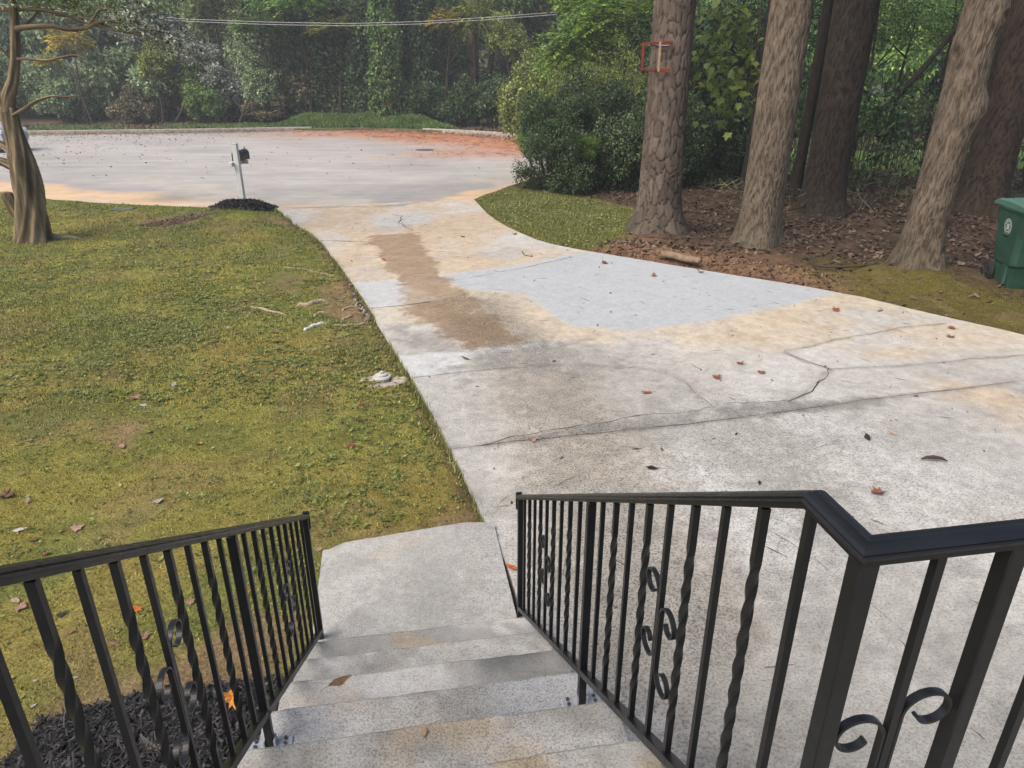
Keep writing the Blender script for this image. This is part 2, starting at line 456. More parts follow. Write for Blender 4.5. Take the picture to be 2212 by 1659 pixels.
def paint_drive(x, y):
    n = fbm(x, y, 1.2, 5, 3); n2 = fbm(x, y, 4, 4, 9); n3 = fbm(x, y, .45, 3, 21); n4 = fbm(x, y, 12, 3, 5)
    n5 = fbm(x, y, 26, 2, 15); wob = (n2 - .5) * .55 + (n4 - .5) * .34 + (n5 - .5) * .14
    base = np.stack([.52 + 0 * x, .50 + 0 * x, .46 + 0 * x], -1)
    base *= (1 + .34 * (n - .5) + .34 * (n4 - .5) + .2 * (n5 - .5))[..., None]
    agg = np.clip(.55 + .9 * (n3 - .4), 0, 1)
    far = smooth(4.6, 6.6, y)
    agg = agg * (1 - far * .6)
    def lay(mask, col, k=1.0, mott=1.0):
        m = np.clip(mask * k, 0, 1)[..., None]
        return base * (1 - m) + np.array(col) * m * (1 + mott * (.4 * (n4 - .5) + .25 * (n2 - .5) + .2 * (n5 - .5)))[..., None]
    # pale scoured cement
    base = lay(smooth(.5, .68, fbm(x, y, .8, 4, 40)) * (1 - far * .3), (.60, .585, .55), .8)
    # grey dirt
    base = lay(smooth(.52, .72, fbm(x, y, 1.0, 5, 50)), (.38, .365, .335), .5)
    # orange clay wash of the upper part
    up = smooth(8.3, 10.4, y + (n2 - .5) * 1.5)
    clay = smooth(.38, .62, fbm(x, y * .55, .9, 5, 61))
    base = lay(up * clay, (.55, .425, .29), .8)
    base = lay(smooth(6.3, 7.2, y) * (1 - smooth(8.7, 9.3, y)) * smooth(.33, .58, fbm(x, y, 1.4, 4, 66)), (.58, .485, .36), .7)
    for (cx, cy, r) in ((1550, 745, .5), (1700, 700, .9), (1880, 690, .8), (1990, 720, .7), (1620, 735, .6), (2100, 860, .6), (2180, 880, .8), (2130, 800, .3), (1900, 760, .6), (1100, 862, .12), (1262, 1020, .25)):
        gx, gy = gxy(cx, cy)
        d = np.sqrt((x - gx) ** 2 + (y - gy) ** 2)
        base = lay(smooth(r, r * .2, d + wob * r) * smooth(.35, .65, fbm(x, y, 3, 4, 70)), (.56, .455, .33), .65)
    # dirty grey corner by the lawn
    base = lay(smooth(.25, -.3, poly_sd(x, y, wpoly((855, 715), (990, 735), (1000, 765), (862, 770))) + wob), (.30, .28, .25), .8)
    # tyre tracks
    t1 = line_d(x, y, TREAD1); base = lay(smooth(.85, .15, t1 + wob * .8), (.40, .355, .29), .75)
    agg = np.maximum(agg, smooth(.9, .2, t1) * .95)
    t2 = line_d(x, y, TREAD2); base = lay(smooth(.5, .1, t2 + wob), (.40, .385, .35), .5)
    base = lay(smooth(.45, .1, line_d(x, y, [gxy(1290, 1080), gxy(1500, 1420), gxy(1700, 1650)]) + wob * .6), (.39, .37, .33), .6)
    # new pale slab
    pm = smooth(.03, -.03, poly_sd(x, y, PATCH) + wob * .16)
    base = lay(pm, (.455, .475, .49), 1, .4); agg = agg * (1 - pm * .9)
    pm = smooth(.03, -.03, poly_sd(x, y, STRIPL) + wob * .05)
    base = lay(pm, (.50, .51, .515), .92, .4); agg = agg * (1 - pm * .9)
    base = lay(smooth(.05, -.05, poly_sd(x, y, STRIPB) + wob * .12), (.60, .605, .60), .85)
    # clay stain along the slab edge
    base = lay(smooth(.5, .0, np.abs(poly_sd(x, y, PATCH) - .12) + wob * .6) * (y > 7) * (1 - smooth(-.02, -.1, poly_sd(x, y, PATCH))), (.58, .49, .37), .5)
    # wet streams
    w1 = smooth(.06, -.06, poly_sd(x, y, WET1) + wob * .55)
    base = lay(w1, (.33, .235, .155), .88)
    w2 = smooth(.10, -.10, poly_sd(x, y, WET2) + wob * .5)
    base = lay(w2, (.315, .225, .145), .9)
    strip = smooth(.1, -.1, poly_sd(x, y, wpoly((872, 612), (1000, 630), (1035, 655), (1040, 690), (890, 685), (862, 655))) + wob * .5)
    base = lay(strip, (.365, .275, .185), .85)
    base = lay(smooth(.25, -.1, poly_sd(x, y, wpoly((1000, 772), (1140, 750), (1290, 755), (1330, 790), (1250, 800), (1010, 812))) + wob), (.37, .355, .32), .75)
    # dark damp along the joints
    base = lay(smooth(.05, -.07, poly_sd(x, y, DAMP) + wob * .3), (.24, .23, .21), .62)
    base = lay(smooth(.03, -.04, poly_sd(x, y, DAMP2) + wob * .15), (.26, .255, .235), .55)
    for L, w, k in ((CR_A, .035, .5), (CR_B, .03, .35), (CR_C, .03, .4), (CR_D, .03, .25), (CR_F, .12, .45)):
        base = lay(smooth(w * 2, 0, line_d(x, y, L) + wob * .05), (.22, .20, .17), k)
    # apron and gutter sand
    base = lay(smooth(14.2, 15.6, y + wob) * smooth(.4, .6, fbm(x, y, 1.6, 4, 80)), (.60, .47, .32), .7)
    return np.clip(base, .02, .8), np.clip(agg, 0, 1)

drv = tag(empty('driveway'), kind='structure')
for i in range(len(joints) - 1):
    (l0, r0), (l1, r1) = joints[i], joints[i + 1]
    iL0, iL1, iR0, iR1 = near_i(DL, l0), near_i(DL, l1), near_i(DR, r0), near_i(DR, r1)
    left, right = DL[iL1:iL0 + 1][::-1], DR[iR1:iR0 + 1][::-1]
    if i == 1: left = DL[iL1:iL0 + 1][::-1]
    bottom, top = np.array([left[0], right[0]]), np.array([left[-1], right[-1]])
    wdt = max(np.linalg.norm(bottom[1] - bottom[0]), np.linalg.norm(top[1] - top[0]))
    lng = max(np.linalg.norm(left[0] - left[-1]), np.linalg.norm(right[0] - right[-1]))
    st = (.03, .03, .035, .045, .05)[i]
    P = coons(bottom, top, left, right, np.linspace(0, 1, int(wdt / st)), np.linspace(0.002 / lng, 1 - .002 / lng, int(lng / st)))
    X, Y = P[..., 0], P[..., 1]
    Z = .03 + (fbm(X, Y, .5, 3, 2) - .5) * .03 + (fbm(X, Y, 6, 2, 4) - .5) * .004
    V, F = grid_with_skirt(P, Z, .09)
    me = np_mesh('concrete_slab', V, F, M_CONC, True)
    c, a = paint_drive(V[:, 0], V[:, 1])
    set_color(me, 'paint', c, a)
    obj('concrete_slab', me, drv)

M_CRACK = mat_plain('crack_dirt', (.055, .045, .035), .95, .05)
rr = random.Random(5)
def crack(pts, w, rough=.03, z=.0, seed=0):
    P = dense(pts, .05); n = len(P)
    d = np.gradient(P, axis=0); d /= np.linalg.norm(d, axis=1)[:, None] + 1e-9
    nrm = np.stack([-d[:, 1], d[:, 0]], 1)
    j = (fbm(np.arange(n) * .22, np.zeros(n) + seed, 1, 3, 7 + seed) - .5) * rough * 3
    P = P + nrm * j[:, None]
    ww = w * (.25 + 1.3 * vnoise(np.arange(n) * .5, np.zeros(n) + seed, 3))
    zz = .034 + (fbm(P[:, 0], P[:, 1], .5, 3, 2) - .5) * .03
    V = np.concatenate([np.c_[P + nrm * ww[:, None], zz], np.c_[P - nrm * ww[:, None], zz]])
    k = np.arange(n - 1)
    return V, np.stack([k, k + n, k + n + 1, k + 1], 1)
for i, (L, w, rg) in enumerate(((CR_A, .0022, .010), (CR_A2, .0028, .04), (CR_B, .0018, .03), (CR_B[3:6], .0035, .04), (CR_C, .004, .05), (CR_D, .0016, .06), (CR_E, .003, .01), (CR_F, .005, .06), (CR_G, .009, .08), (CR_I, .0012, .03),
        ([gxy(980, 612), gxy(1100, 590), gxy(1240, 560)], .004, .02), ([gxy(801, 671), gxy(860, 666), gxy(930, 658)], .006, .01),
        ([gxy(690, 524), gxy(760, 526), gxy(790, 526)], .01, .02))):
    V, F = crack(L, w, rg, seed=i)
    obj('crack', np_mesh('crack', V, F, M_CRACK), drv)

# ---- street, a cul-de-sac
SB = dense(chaikin([gxy(598, 455), gxy(800, 449), gxy(914, 439), gxy(1022, 430), gxy(1065, 420), gxy(1100, 405), (1.6, 21.5), (2.6, 26), (2.0, 31.5), (.2, 34.9), (-2.6, 37.3), (-7.5, 39.6), (-12.2, 39.2), (-16.4, 37.8), (-20.7, 37.1), (-26, 36.2), (-40, 34.6),
      (-60, 33), (-60, 23), (-40, 22.5), (-24, 20.6), (-16, 18.6), gxy(0, 420), gxy(60, 430), gxy(110, 436), gxy(200, 442), gxy(300, 448.5), gxy(420, 454.5), gxy(598, 456)], 2), .2)
scx, scy = -9.5, 27.0
ang = np.arctan2(SB[:, 1] - scy, SB[:, 0] - scx); rad = np.hypot(SB[:, 0] - scx, SB[:, 1] - scy)
o_ = np.argsort(ang); ang, rad = ang[o_], rad[o_]
th = np.linspace(-math.pi, math.pi, 361)[:-1]
rb = np.interp(th, ang, rad, period=2 * math.pi)
tt = np.concatenate([np.linspace(.02, .75, 80), np.linspace(.76, 1.0, 50)])
X = scx + np.cos(th)[None] * rb[None] * tt[:, None]; Y = scy + np.sin(th)[None] * rb[None] * tt[:, None]
nr, na = X.shape
Z = -.045 + .10 * (1 - tt[:, None] ** 2) * np.ones_like(X) * .4 + (fbm(X, Y, .2, 2, 1) - .5) * .04
V = np.stack([X, Y, Z], -1).reshape(-1, 3); V = np.concatenate([V, [[scx, scy, 0.0]]])
i_ = (np.arange(nr - 1)[:, None] * na + np.arange(na)[None]); j_ = (np.arange(nr - 1)[:, None] * na + (np.arange(na) + 1)[None] % na)
F4 = np.stack([i_, i_ + na, j_ + na, j_], -1).reshape(-1, 4)
F3 = np.stack([np.full(na, len(V) - 1), np.arange(na), (np.arange(na) + 1) % na], 1)
me = np_mesh('street', V, [F4, F3], M_STREET, True)
x, y = V[:, 0], V[:, 1]
edge = np.concatenate([np.repeat((1 - tt)[:, None], na, 1).ravel() * np.tile(rb, nr), [9.]])   # metres to the street's edge
base = np.stack([.425 + 0 * x, .403 + 0 * x, .38 + 0 * x], -1) * (1 + .4 * (fbm(x, y, .35, 4, 11) - .5) + .3 * (fbm(x * .5, y * 2, 1.0, 4, 12) - .5))[:, None]
def slay(m, c, k=1.0):
    global base
    m = np.clip(m * k, 0, 1)[:, None]
    base = base * (1 - m) + np.array(c) * m * (1 + .3 * (fbm(x, y, 3, 3, 8) - .5))[:, None]
nearside = smooth(22, 19.5, y)
slay(nearside * smooth(4.5, 1.5, edge + (fbm(x, y, .6, 4, 37) - .5) * 3), (.31, .295, .285), .8)
slay(nearside * smooth(1.5, .85, edge + (fbm(x, y, .9, 4, 31) - .5) * 1.2 + .5 * smooth(-6, -3, x) - .9 * smooth(-6, -9, x)), (.64, .455, .285), .95)
slay(smooth(.9, .4, np.hypot((x - gxy(430, 423)[0]) / 1.6, (y - gxy(430, 423)[1])) + (fbm(x, y, 1.5, 3, 3) - .5) * .8), (.27, .24, .215), .8)
slay(smooth(1.2, .3, np.hypot((x + 3.6) / 1.8, (y - 17.3) / .8) + (fbm(x, y, 1.2, 4, 77) - .5) * 1.6), (.30, .30, .28), .55)
slay(smooth(.5, .66, fbm(x, y, .5, 4, 91)) * nearside, (.52, .47, .40), .5)
# pine straw drifted against the far right kerb
fr = smooth(-15, -6, x) * smooth(23.5, 29.5, y)
straw = smooth(8.0, 2.2, edge + (fbm(x * .35, y * 1.3, 1.1, 4, 19) - .5) * 7.0)
slay(fr * straw, (.50, .225, .125), .95)
slay(smooth(32, 35.5, y) * smooth(1.5, .3, edge + (fbm(x, y, .8, 3, 4) - .5)), (.26, .17, .11), .75)
slay(smooth(.05, -.1, poly_sd(x, y, wpoly((535, 296), (570, 293), (630, 293), (642, 296), (610, 300), (560, 300))) ), (.40, .385, .35), .8)
set_color(me, 'paint', np.clip(base, .02, .8))
tag(obj('street', me), kind='structure')

# ---- left lawn
LAWN_R = np.concatenate([DL[near_i(DL, gxy(600, 454)):near_i(DL, (-.12, 3.6))], dense([(-.12, 3.6), (-.2, 2.4), (.2, .4), (.3, -1.0)])])[::-1]
LAWN_T = dense([(-24, 20.5), (-16, 18.5), gxy(0, 417), gxy(60, 428), gxy(110, 434), gxy(200, 440), gxy(300, 447), gxy(400, 452), gxy(470, 454), gxy(540, 455), gxy(600, 455)])
LAWN_B = dense([(-16, -1.0), (.3, -1.0)]); LAWN_L = dense([(-16, -1.0), (-18, 8), (-24, 20.5)])
tu = 1 - np.linspace(0, 1, 330) ** 1.35; tu = tu[::-1]
tv = np.linspace(0, 1, 360)
P = coons(LAWN_B, LAWN_T, LAWN_L, LAWN_R, tu, tv)
LEDGE = DL[::6]
def lawn_z(x, y):
    d = line_d(x, y, LEDGE[::4]); d2 = line_d(x, y, LAWN_T[::8])
    z = .012 + (fbm(x, y, .35, 3, 5) - .5) * .09 + (fbm(x, y, 3, 3, 6) - .5) * .022
    k = smooth(.0, .7, d)
    z = z * k - .035 * (1 - k)
    z = z + .03 * smooth(1.5, .3, d2) * k
    # the clean-out and step surroundings stay low
    return z
BARE = [wpoly((690, 620), (760, 600), (800, 680), (780, 700), (700, 680)), wpoly((290, 480), (400, 463), (470, 456), (420, 480), (350, 492)), wpoly((565, 465), (600, 462), (650, 485), (600, 482)),
        wpoly((265, 930), (295, 925), (290, 965), (270, 970)), wpoly((600, 590), (650, 600), (640, 640), (590, 620)), wpoly((720, 1225), (740, 1180), (1035, 1095), (1035, 1125), (700, 1180)),
        wpoly((120, 1540), (330, 1440), (640, 1330), (680, 1310), (690, 1400), (560, 1480), (300, 1560))]
def paint_lawn(x, y):
    n = fbm(x, y, .55, 4, 12); n2 = fbm(x, y, 2.2, 4, 22); n3 = fbm(x, y, 9, 3, 32)
    base = np.stack([.235 + 0 * x, .222 + 0 * x, .060 + 0 * x], -1)
    def lay(b, m, c, k=1.0):
        m = np.clip(m * k, 0, 1)[:, None]; return b * (1 - m) + np.array(c) * m
    base = lay(base, smooth(.45, .62, n2), (.140, .158, .046), .8)
    base = lay(base, smooth(.52, .7, fbm(x, y, .9, 4, 45)), (.235, .18, .06), .6)
    base = lay(base, smooth(.55, .72, fbm(x, y, 1.6, 4, 55)), (.22, .155, .085), .5)
    base = lay(base, smooth(.54, .7, fbm(x, y, 1.3, 4, 65)), (.13, .155, .055), .6)
    base = lay(base, smooth(5.5, 3.0, y) * smooth(.35, .6, n), (.235, .175, .042), .6)
    for k, B in enumerate(BARE):
        base = lay(base, smooth(.22, -.18, poly_sd(x, y, B) + (n2 - .5) * .7), (.27, .175, .105) if k in (0, 2, 3) else (.20, .135, .085), .85)
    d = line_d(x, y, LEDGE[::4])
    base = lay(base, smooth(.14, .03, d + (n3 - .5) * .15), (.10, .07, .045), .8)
    d2 = line_d(x, y, LAWN_T[::8])
    base = lay(base, smooth(.9, .1, d2 + (n2 - .5)), (.105, .16, .03), .7)
    base *= 1.08 * (1 + .5 * (n3 - .5))[:, None]
    return base
X, Y = P[..., 0], P[..., 1]
Zl = lawn_z(X.ravel(), Y.ravel()).reshape(X.shape)
V, F = grid_with_skirt(P, Zl, .15)
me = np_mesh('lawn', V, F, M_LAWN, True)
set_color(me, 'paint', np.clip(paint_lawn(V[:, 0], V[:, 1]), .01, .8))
tag(obj('lawn', me), kind='structure')

# ---- woodland floor right of the driveway, reaching under the far trees
WL = np.concatenate([dense([(2.7, 26.2), (1.6, 21.5), gxy(1100, 406), gxy(1060, 420), gxy(1024, 431)]), DR])[::-1]
wt = dense([WL[-1], (30, 34)]); wb = dense([WL[0], (30, -1.5)]); wr = dense([(30, -1.5), (30, 34)])
P = coons(wb, wt, WL, wr, np.linspace(0, 1, 300) ** 1.7, np.linspace(0, 1, 330))
GRASS_R = wpoly((1030, 432), (1102, 409), (1180, 418), (1300, 440), (1372, 458), (1352, 512), (1330, 525), (1262, 543), (1180, 527), (1110, 497), (1062, 468))
BERM = [gxy(*p) for p in ((1300, 548), (1420, 560), (1560, 582), (1700, 607), (1800, 628))]
def wood_z(x, y):
    z = (fbm(x, y, .5, 3, 14) - .5) * .14 + (fbm(x, y, 3.5, 3, 15) - .5) * .05 + .03
    d = line_d(x, y, DR[::20])
    k = smooth(.05, .6, d)
    z = z * k + .0 * (1 - k)
    b = line_d(x, y, BERM)
    z = z + .14 * smooth(.75, .1, b) * k * (.5 + fbm(x, y, 3, 3, 44))
    g = smooth(.3, -.2, poly_sd(x, y, GRASS_R)); z = z * (1 - g) + .02 * g
    for (tx, ty) in ((2.53, 12.15), (4.0, 11.3), (5.8, 9.84)):
        z = z + .10 * smooth(1.1, .3, np.hypot(x - tx, y - ty))
    return z
def paint_wood(x, y):
    n = fbm(x, y, .8, 4, 112); n2 = fbm(x, y, 3.2, 4, 122); n3 = fbm(x, y, 12, 3, 132)
    base = np.stack([.085 + 0 * x, .058 + 0 * x, .042 + 0 * x], -1)
    def lay(m, c, k=1.0):
        m = np.clip(m * k, 0, 1)[:, None]; return base * (1 - m) + np.array(c) * m
    base = lay(smooth(.45, .65, n2), (.14, .095, .065), .7)
    base = lay(smooth(1.3, .4, line_d(x, y, BERM) + (n2 - .5) * .9), (.21, .125, .078), .85)
    d = line_d(x, y, DR[::20])
    mossz = smooth(3.6, 5.0, x + (n - .5) * 1.6) * smooth(11.2, 9.4, y + (n - .5) * 2) * smooth(3.0, 1.2, d + (n - .5) * 2.0)
    base = lay(mossz, (.135, .115, .030), .9)
    base = lay(mossz * smooth(.5, .65, n2), (.17, .125, .06), .7)
    base = lay(smooth(.3, -.15, poly_sd(x, y, GRASS_R) + (n2 - .5) * .5), (.15, .16, .045), .95)
    base = lay(smooth(.3, -.15, poly_sd(x, y, GRASS_R) + (n2 - .5) * .5) * smooth(.5, .7, fbm(x, y, 1.2, 4, 145)), (.17, .135, .04), .8)
    base = lay(smooth(.25, .05, d + (n3 - .5) * .25) * (y < 9), (.11, .08, .05), .6)
    # neighbours' sunlit lawn beyond the trees
    nl = smooth(20.5, 23, y + (n - .5) * 3) * smooth(6, 9, x)
    base = lay(nl, (.22, .32, .085), .95)
    base = lay(nl * smooth(.7, .2, np.abs(y - 27.2 - .1 * x + (n - .5) * 1.4) - .2), (.60, .50, .41), .8)
    base *= (1 + .5 * (n3 - .5))[:, None]
    return base
X, Y = P[..., 0], P[..., 1]
Zw = wood_z(X.ravel(), Y.ravel()).reshape(X.shape)
V, F = grid_with_skirt(P, Zw, .15)
me = np_mesh('woodland_floor', V, F, M_SOIL, True)
set_color(me, 'paint', np.clip(paint_wood(V[:, 0], V[:, 1]), .01, .8))
tag(obj('woodland_floor', me), kind='structure')

# ---- far verge behind the kerb
VT = dense([(-60, 60), (-20, 62), (8, 58), (30, 56)]); FARK = dense([(-60, 33.0), (-40, 34.6), (-26, 36.2), (-20.7, 37.1), (-16.4, 37.8), (-12.2, 39.1), (-7.5, 39.5), (-2.6, 37.3), (.2, 34.9), (2.0, 31.5), (2.7, 26.2), (30, 30)])
P = coons(FARK, VT, dense([FARK[0], VT[0]]), dense([FARK[-1], VT[-1]]), np.linspace(0, 1, 300), np.linspace(0, 1, 90) ** 1.6)
X, Y = P[..., 0], P[..., 1]
vd = line_d(X.ravel(), Y.ravel(), FARK[::10]).reshape(X.shape)
Z = .06 + (fbm(X, Y, .5, 3, 33) - .5) * .12 * smooth(.2, 1, vd) + smooth(4, 22, vd) * 1.2
V, F = grid_with_skirt(P, Z, .3)
x, y = V[:, 0], V[:, 1]
base = np.stack([.10 + 0 * x, .075 + 0 * x, .05 + 0 * x], -1) * (1 + .6 * (fbm(x, y, 1.5, 4, 3) - .5))[:, None]
vdd = line_d(x, y, FARK[::10])
slay(smooth(4.2, 2.2, vdd + (fbm(x, y, .4, 3, 8) - .5) * 1.5) * smooth(.42, .58, fbm(x, y, .3, 3, 9) + .12 * (x < -12)), (.12, .19, .05), .9)
slay(smooth(.5, .62, fbm(x, y, .9, 3, 10)), (.24, .17, .115), .7)
me = np_mesh('verge', V, F, M_SOIL, True); set_color(me, 'paint', np.clip(base, .01, .8))
tag(obj('verge', me), kind='structure')

t = NT('far_ground'); c = t.coord()
M_GROUND = t.done(t.bsdf(t.ramp(t.noise(c, .4, 5), [(.3, (.05, .055, .025)), (.6, (.09, .08, .05)), (.8, (.12, .10, .07))]), .95, None, .05))
mb = MB(); mb.box(0, 150, -.45, 900, 900, .4)
tag(obj('ground', mb.mesh('ground', M_GROUND)), kind='structure')

# ---- kerbs along the far side
M_KERB = mat_plain('kerb_concrete', (.27, .245, .215), .9, .2, 0, .3, 8, .3)
def kerb(pts):
    P = dense(chaikin(pts, 1), .3)
    d = np.gradient(P, axis=0); d /= np.linalg.norm(d, axis=1)[:, None]
    nrm = np.stack([-d[:, 1], d[:, 0]], 1)
    prof = [(-.10, -.15), (-.09, .09), (-.06, .135), (.07, .145), (.10, .11), (.10, -.15)]
    V = []; F = []; k = len(prof)
    for i, p in enumerate(P):
        for (o, z) in prof: q = p - nrm[i] * o; V.append((q[0], q[1], z))
    for i in range(len(P) - 1):
        for j in range(k - 1): F.append((i * k + j, (i + 1) * k + j, (i + 1) * k + j + 1, i * k + j + 1))
    m = MB(); m.add(V, F); return m.mesh('kerb', M_KERB)
tag(obj('kerb', kerb([(-40, 34.6), (-26, 36.2), (-20.7, 37.1), (-16.4, 37.8), (-12.2, 39.1), (-10.5, 39.45)])), kind='structure')
tag(obj('kerb', kerb([(-4.5, 38.4), (-2.6, 37.3), (.2, 34.9), (2.0, 31.5), (2.7, 26.4)])), kind='structure')

# ================================================================== STEPS, WALK AND RAILINGS
TH = R(9.5)
AX = np.array([math.cos(TH), math.sin(TH)]); SX = np.array([-math.sin(TH), math.cos(TH)])
def W(a, s, z): q = AX * a + SX * s; return (q[0], q[1], z)
def slab_block(a0, a1, s0, s1, z0, z1, st=.03, seed=0, skew=None):
    """concrete block with a worn, slightly chipped edge; top and front are real surfaces"""
    na, ns = max(4, int((a1 - a0) / st)), max(4, int((s1 - s0) / st))
    A = np.linspace(a0, a1, na); T = np.linspace(s0, s1, ns)
    # front profile: top -> rounded nose -> riser down
    prof = [(t, z1) for t in T[:-1]] + [(s1 - .012, z1 - .001), (s1 - .003, z1 - .006), (s1, z1 - .016), (s1 - .004, (z0 + z1) / 2), (s1 - .006, z0)]
    V = []
    for j, (s, z) in enumerate(prof):
        for i, a in enumerate(A):
            w = (fbm(np.array([a * 9.]), np.array([s * 9. + seed]), 1, 4, seed)[0] - .5)
            chip = max(0, vnoise(np.array([a * 7.]), np.array([seed * 3.1]), 5)[0] - .72) * .05
            e = 1 if j >= ns - 2 else 0
            sk = skew(a) if skew and j >= ns - 4 else 0
            V.append(W(a, s + e * (w * .014 - chip * .5) + sk, z + w * .006 - (chip * .3 if j in (ns - 1, ns) else 0)))
    nv = len(prof)
    F = [tuple(f) for f in grid_faces(nv, na)]
    F = [f[::-1] for f in F]
    m = MB(); m.add(V, F)
    # side walls
    for i, rev in ((0, False), (na - 1, True)):
        idx = [j * na + i for j in range(nv)]
        base = len(m.v); a = A[i]
        m.v += [W(a, s0, z0)]
        poly = idx + [base]
        m.f.append(tuple(poly if not rev else poly[::-1]))
    return m
def paint_step(x, y, z, seed):
    n = fbm(x, y + z, 3, 5, seed); n2 = fbm(x + z, y, 11, 4, seed + 1); n3 = fbm(x, y, 1.1, 3, seed + 2)
    base = np.stack([.50 + 0 * x, .485 + 0 * x, .45 + 0 * x], -1) * (1 + .5 * (n - .5) + .5 * (n2 - .5))[:, None]
    def lay(m, c, k=1.0):
        m = np.clip(m * k, 0, 1)[:, None]; return base * (1 - m) + np.array(c) * m
    base = lay(smooth(.52, .68, fbm(x, y, 2.6, 4, seed + 5)), (.63, .615, .585), .7)
    base = lay(smooth(.48, .66, fbm(x, y, 2.4, 5, seed + 9)), (.32, .315, .30), .75)
    base = lay(smooth(.58, .66, fbm(x, y, 9, 4, seed + 19)), (.27, .25, .215), .5)
    base = lay(smooth(.62, .74, fbm(x, y, 3.2, 4, seed + 13)), (.47, .37, .25), .6)
    return base, np.clip(.35 + .8 * (n3 - .3), 0, 1)
def painted(m, name, seed, parent, hook=None):
    me = m.mesh(name, M_STEP)
    v = np.zeros(len(me.vertices) * 3, np.float32); me.vertices.foreach_get('co', v); v = v.reshape(-1, 3)
    c, a = paint_step(v[:, 0], v[:, 1], v[:, 2], seed)
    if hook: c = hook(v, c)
    set_color(me, 'paint', np.clip(c, .02, .8), a)
    return obj(name, me, parent)
stairs = tag(empty('concrete_stairs', (0, 0, 0)), 'grey weathered concrete steps between two black iron railings', 'stairs')
RISE, RUN, S1 = .17, .2875, 2.69
for k in range(1, 8):
    def hook(v, c, k=k):
        s = v[:, 0] * SX[0] + v[:, 1] * SX[1]; a = v[:, 0] * AX[0] + v[:, 1] * AX[1]
        sn = S1 - RUN * (k - 1)
        n = fbm(a, s, 5, 4, 30 + k)
        # back of each tread darkened: the riser's shade painted in with the grime
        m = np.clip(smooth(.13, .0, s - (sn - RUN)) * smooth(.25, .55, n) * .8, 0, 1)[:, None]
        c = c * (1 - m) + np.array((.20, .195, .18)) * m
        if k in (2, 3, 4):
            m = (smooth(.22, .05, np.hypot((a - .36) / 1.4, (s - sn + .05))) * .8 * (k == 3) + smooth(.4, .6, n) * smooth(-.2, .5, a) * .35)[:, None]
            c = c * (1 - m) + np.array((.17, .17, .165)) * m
        # fresh cement where the posts are set
        for aa in (-.48, .46):
            if k == 4:
                m = np.clip(smooth(.30, .12, np.hypot((a - aa) / 1.2, s - 1.72) + (n - .5) * .15) * .75, 0, 1)[:, None]
                c = c * (1 - m) + np.array((.43, .44, .46)) * m
        if k == 6 or k == 5:
            m = (smooth(.57, .68, fbm(a, s, 8, 4, 60)) * smooth(.0, .3, a) * .8)[:, None]
            c = c * (1 - m) + np.array((.34, .27, .17)) * m
        return c
    s1 = S1 - RUN * (k - 1)
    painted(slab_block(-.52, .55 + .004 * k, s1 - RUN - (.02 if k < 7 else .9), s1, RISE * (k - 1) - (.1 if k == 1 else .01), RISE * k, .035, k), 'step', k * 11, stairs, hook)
porch = tag(empty('porch_landing', W(0, 0, 0)), 'concrete porch floor at the head of the steps, behind the railing', 'porch')
m = MB()
for a0, a1, s0, s1 in ((.575, 2.6, -2.2, .69), (-2.6, -.53, -2.2, .69), (-.53, .575, -2.2, .03)):
    P4 = [W(a0, s0, 0), W(a1, s0, 0), W(a1, s1, 0), W(a0, s1, 0)]
    m.prism([(p[0], p[1]) for p in P4], -.1, 1.187)
me = m.mesh('floor_slab', M_STEP); set_color(me, 'paint', (.4, .385, .35), .5)
pv = obj('floor_slab', me, porch); pv.matrix_parent_inverse = Matrix.Translation(porch.location).inverted()

walk = painted(slab_block(-.53, .50, 2.60, 3.70, -.12, .040, .03, 41, skew=lambda a: float(np.interp(a, [-.53, -.50, -.42, -.08, .33, .45, .50], [-.20, -.12, -.06, -.015, .035, .02, -.03]))), 'walkway', 77, None,
    lambda v, c: c * .45 + np.array((.50, .485, .445)) * .55)
tag(walk, kind='structure')

def mat_iron():
    t = NT('black_painted_iron'); c = t.coord()
    a, b = t.noise(c, 60, 4, .6), t.noise(c, 9, 3, .5)
    col = t.ramp(b, [(.3, (.004, .0043, .005)), (.7, (.009, .0095, .0105))])
    r = t.rng(a, .3, .7, .30, .45)
    return t.done(t.bsdf(col, r, t.bump(a, .08, .002), .4))
M_IRON = mat_iron()
M_ZINC = mat_plain('zinc_plate', (.45, .46, .48), .4, .5, .6, .1, 30, .1)
M_BOLT = mat_plain('bolt_steel', (.06, .065, .075), .45, .5, .5, .1, 30, .1)

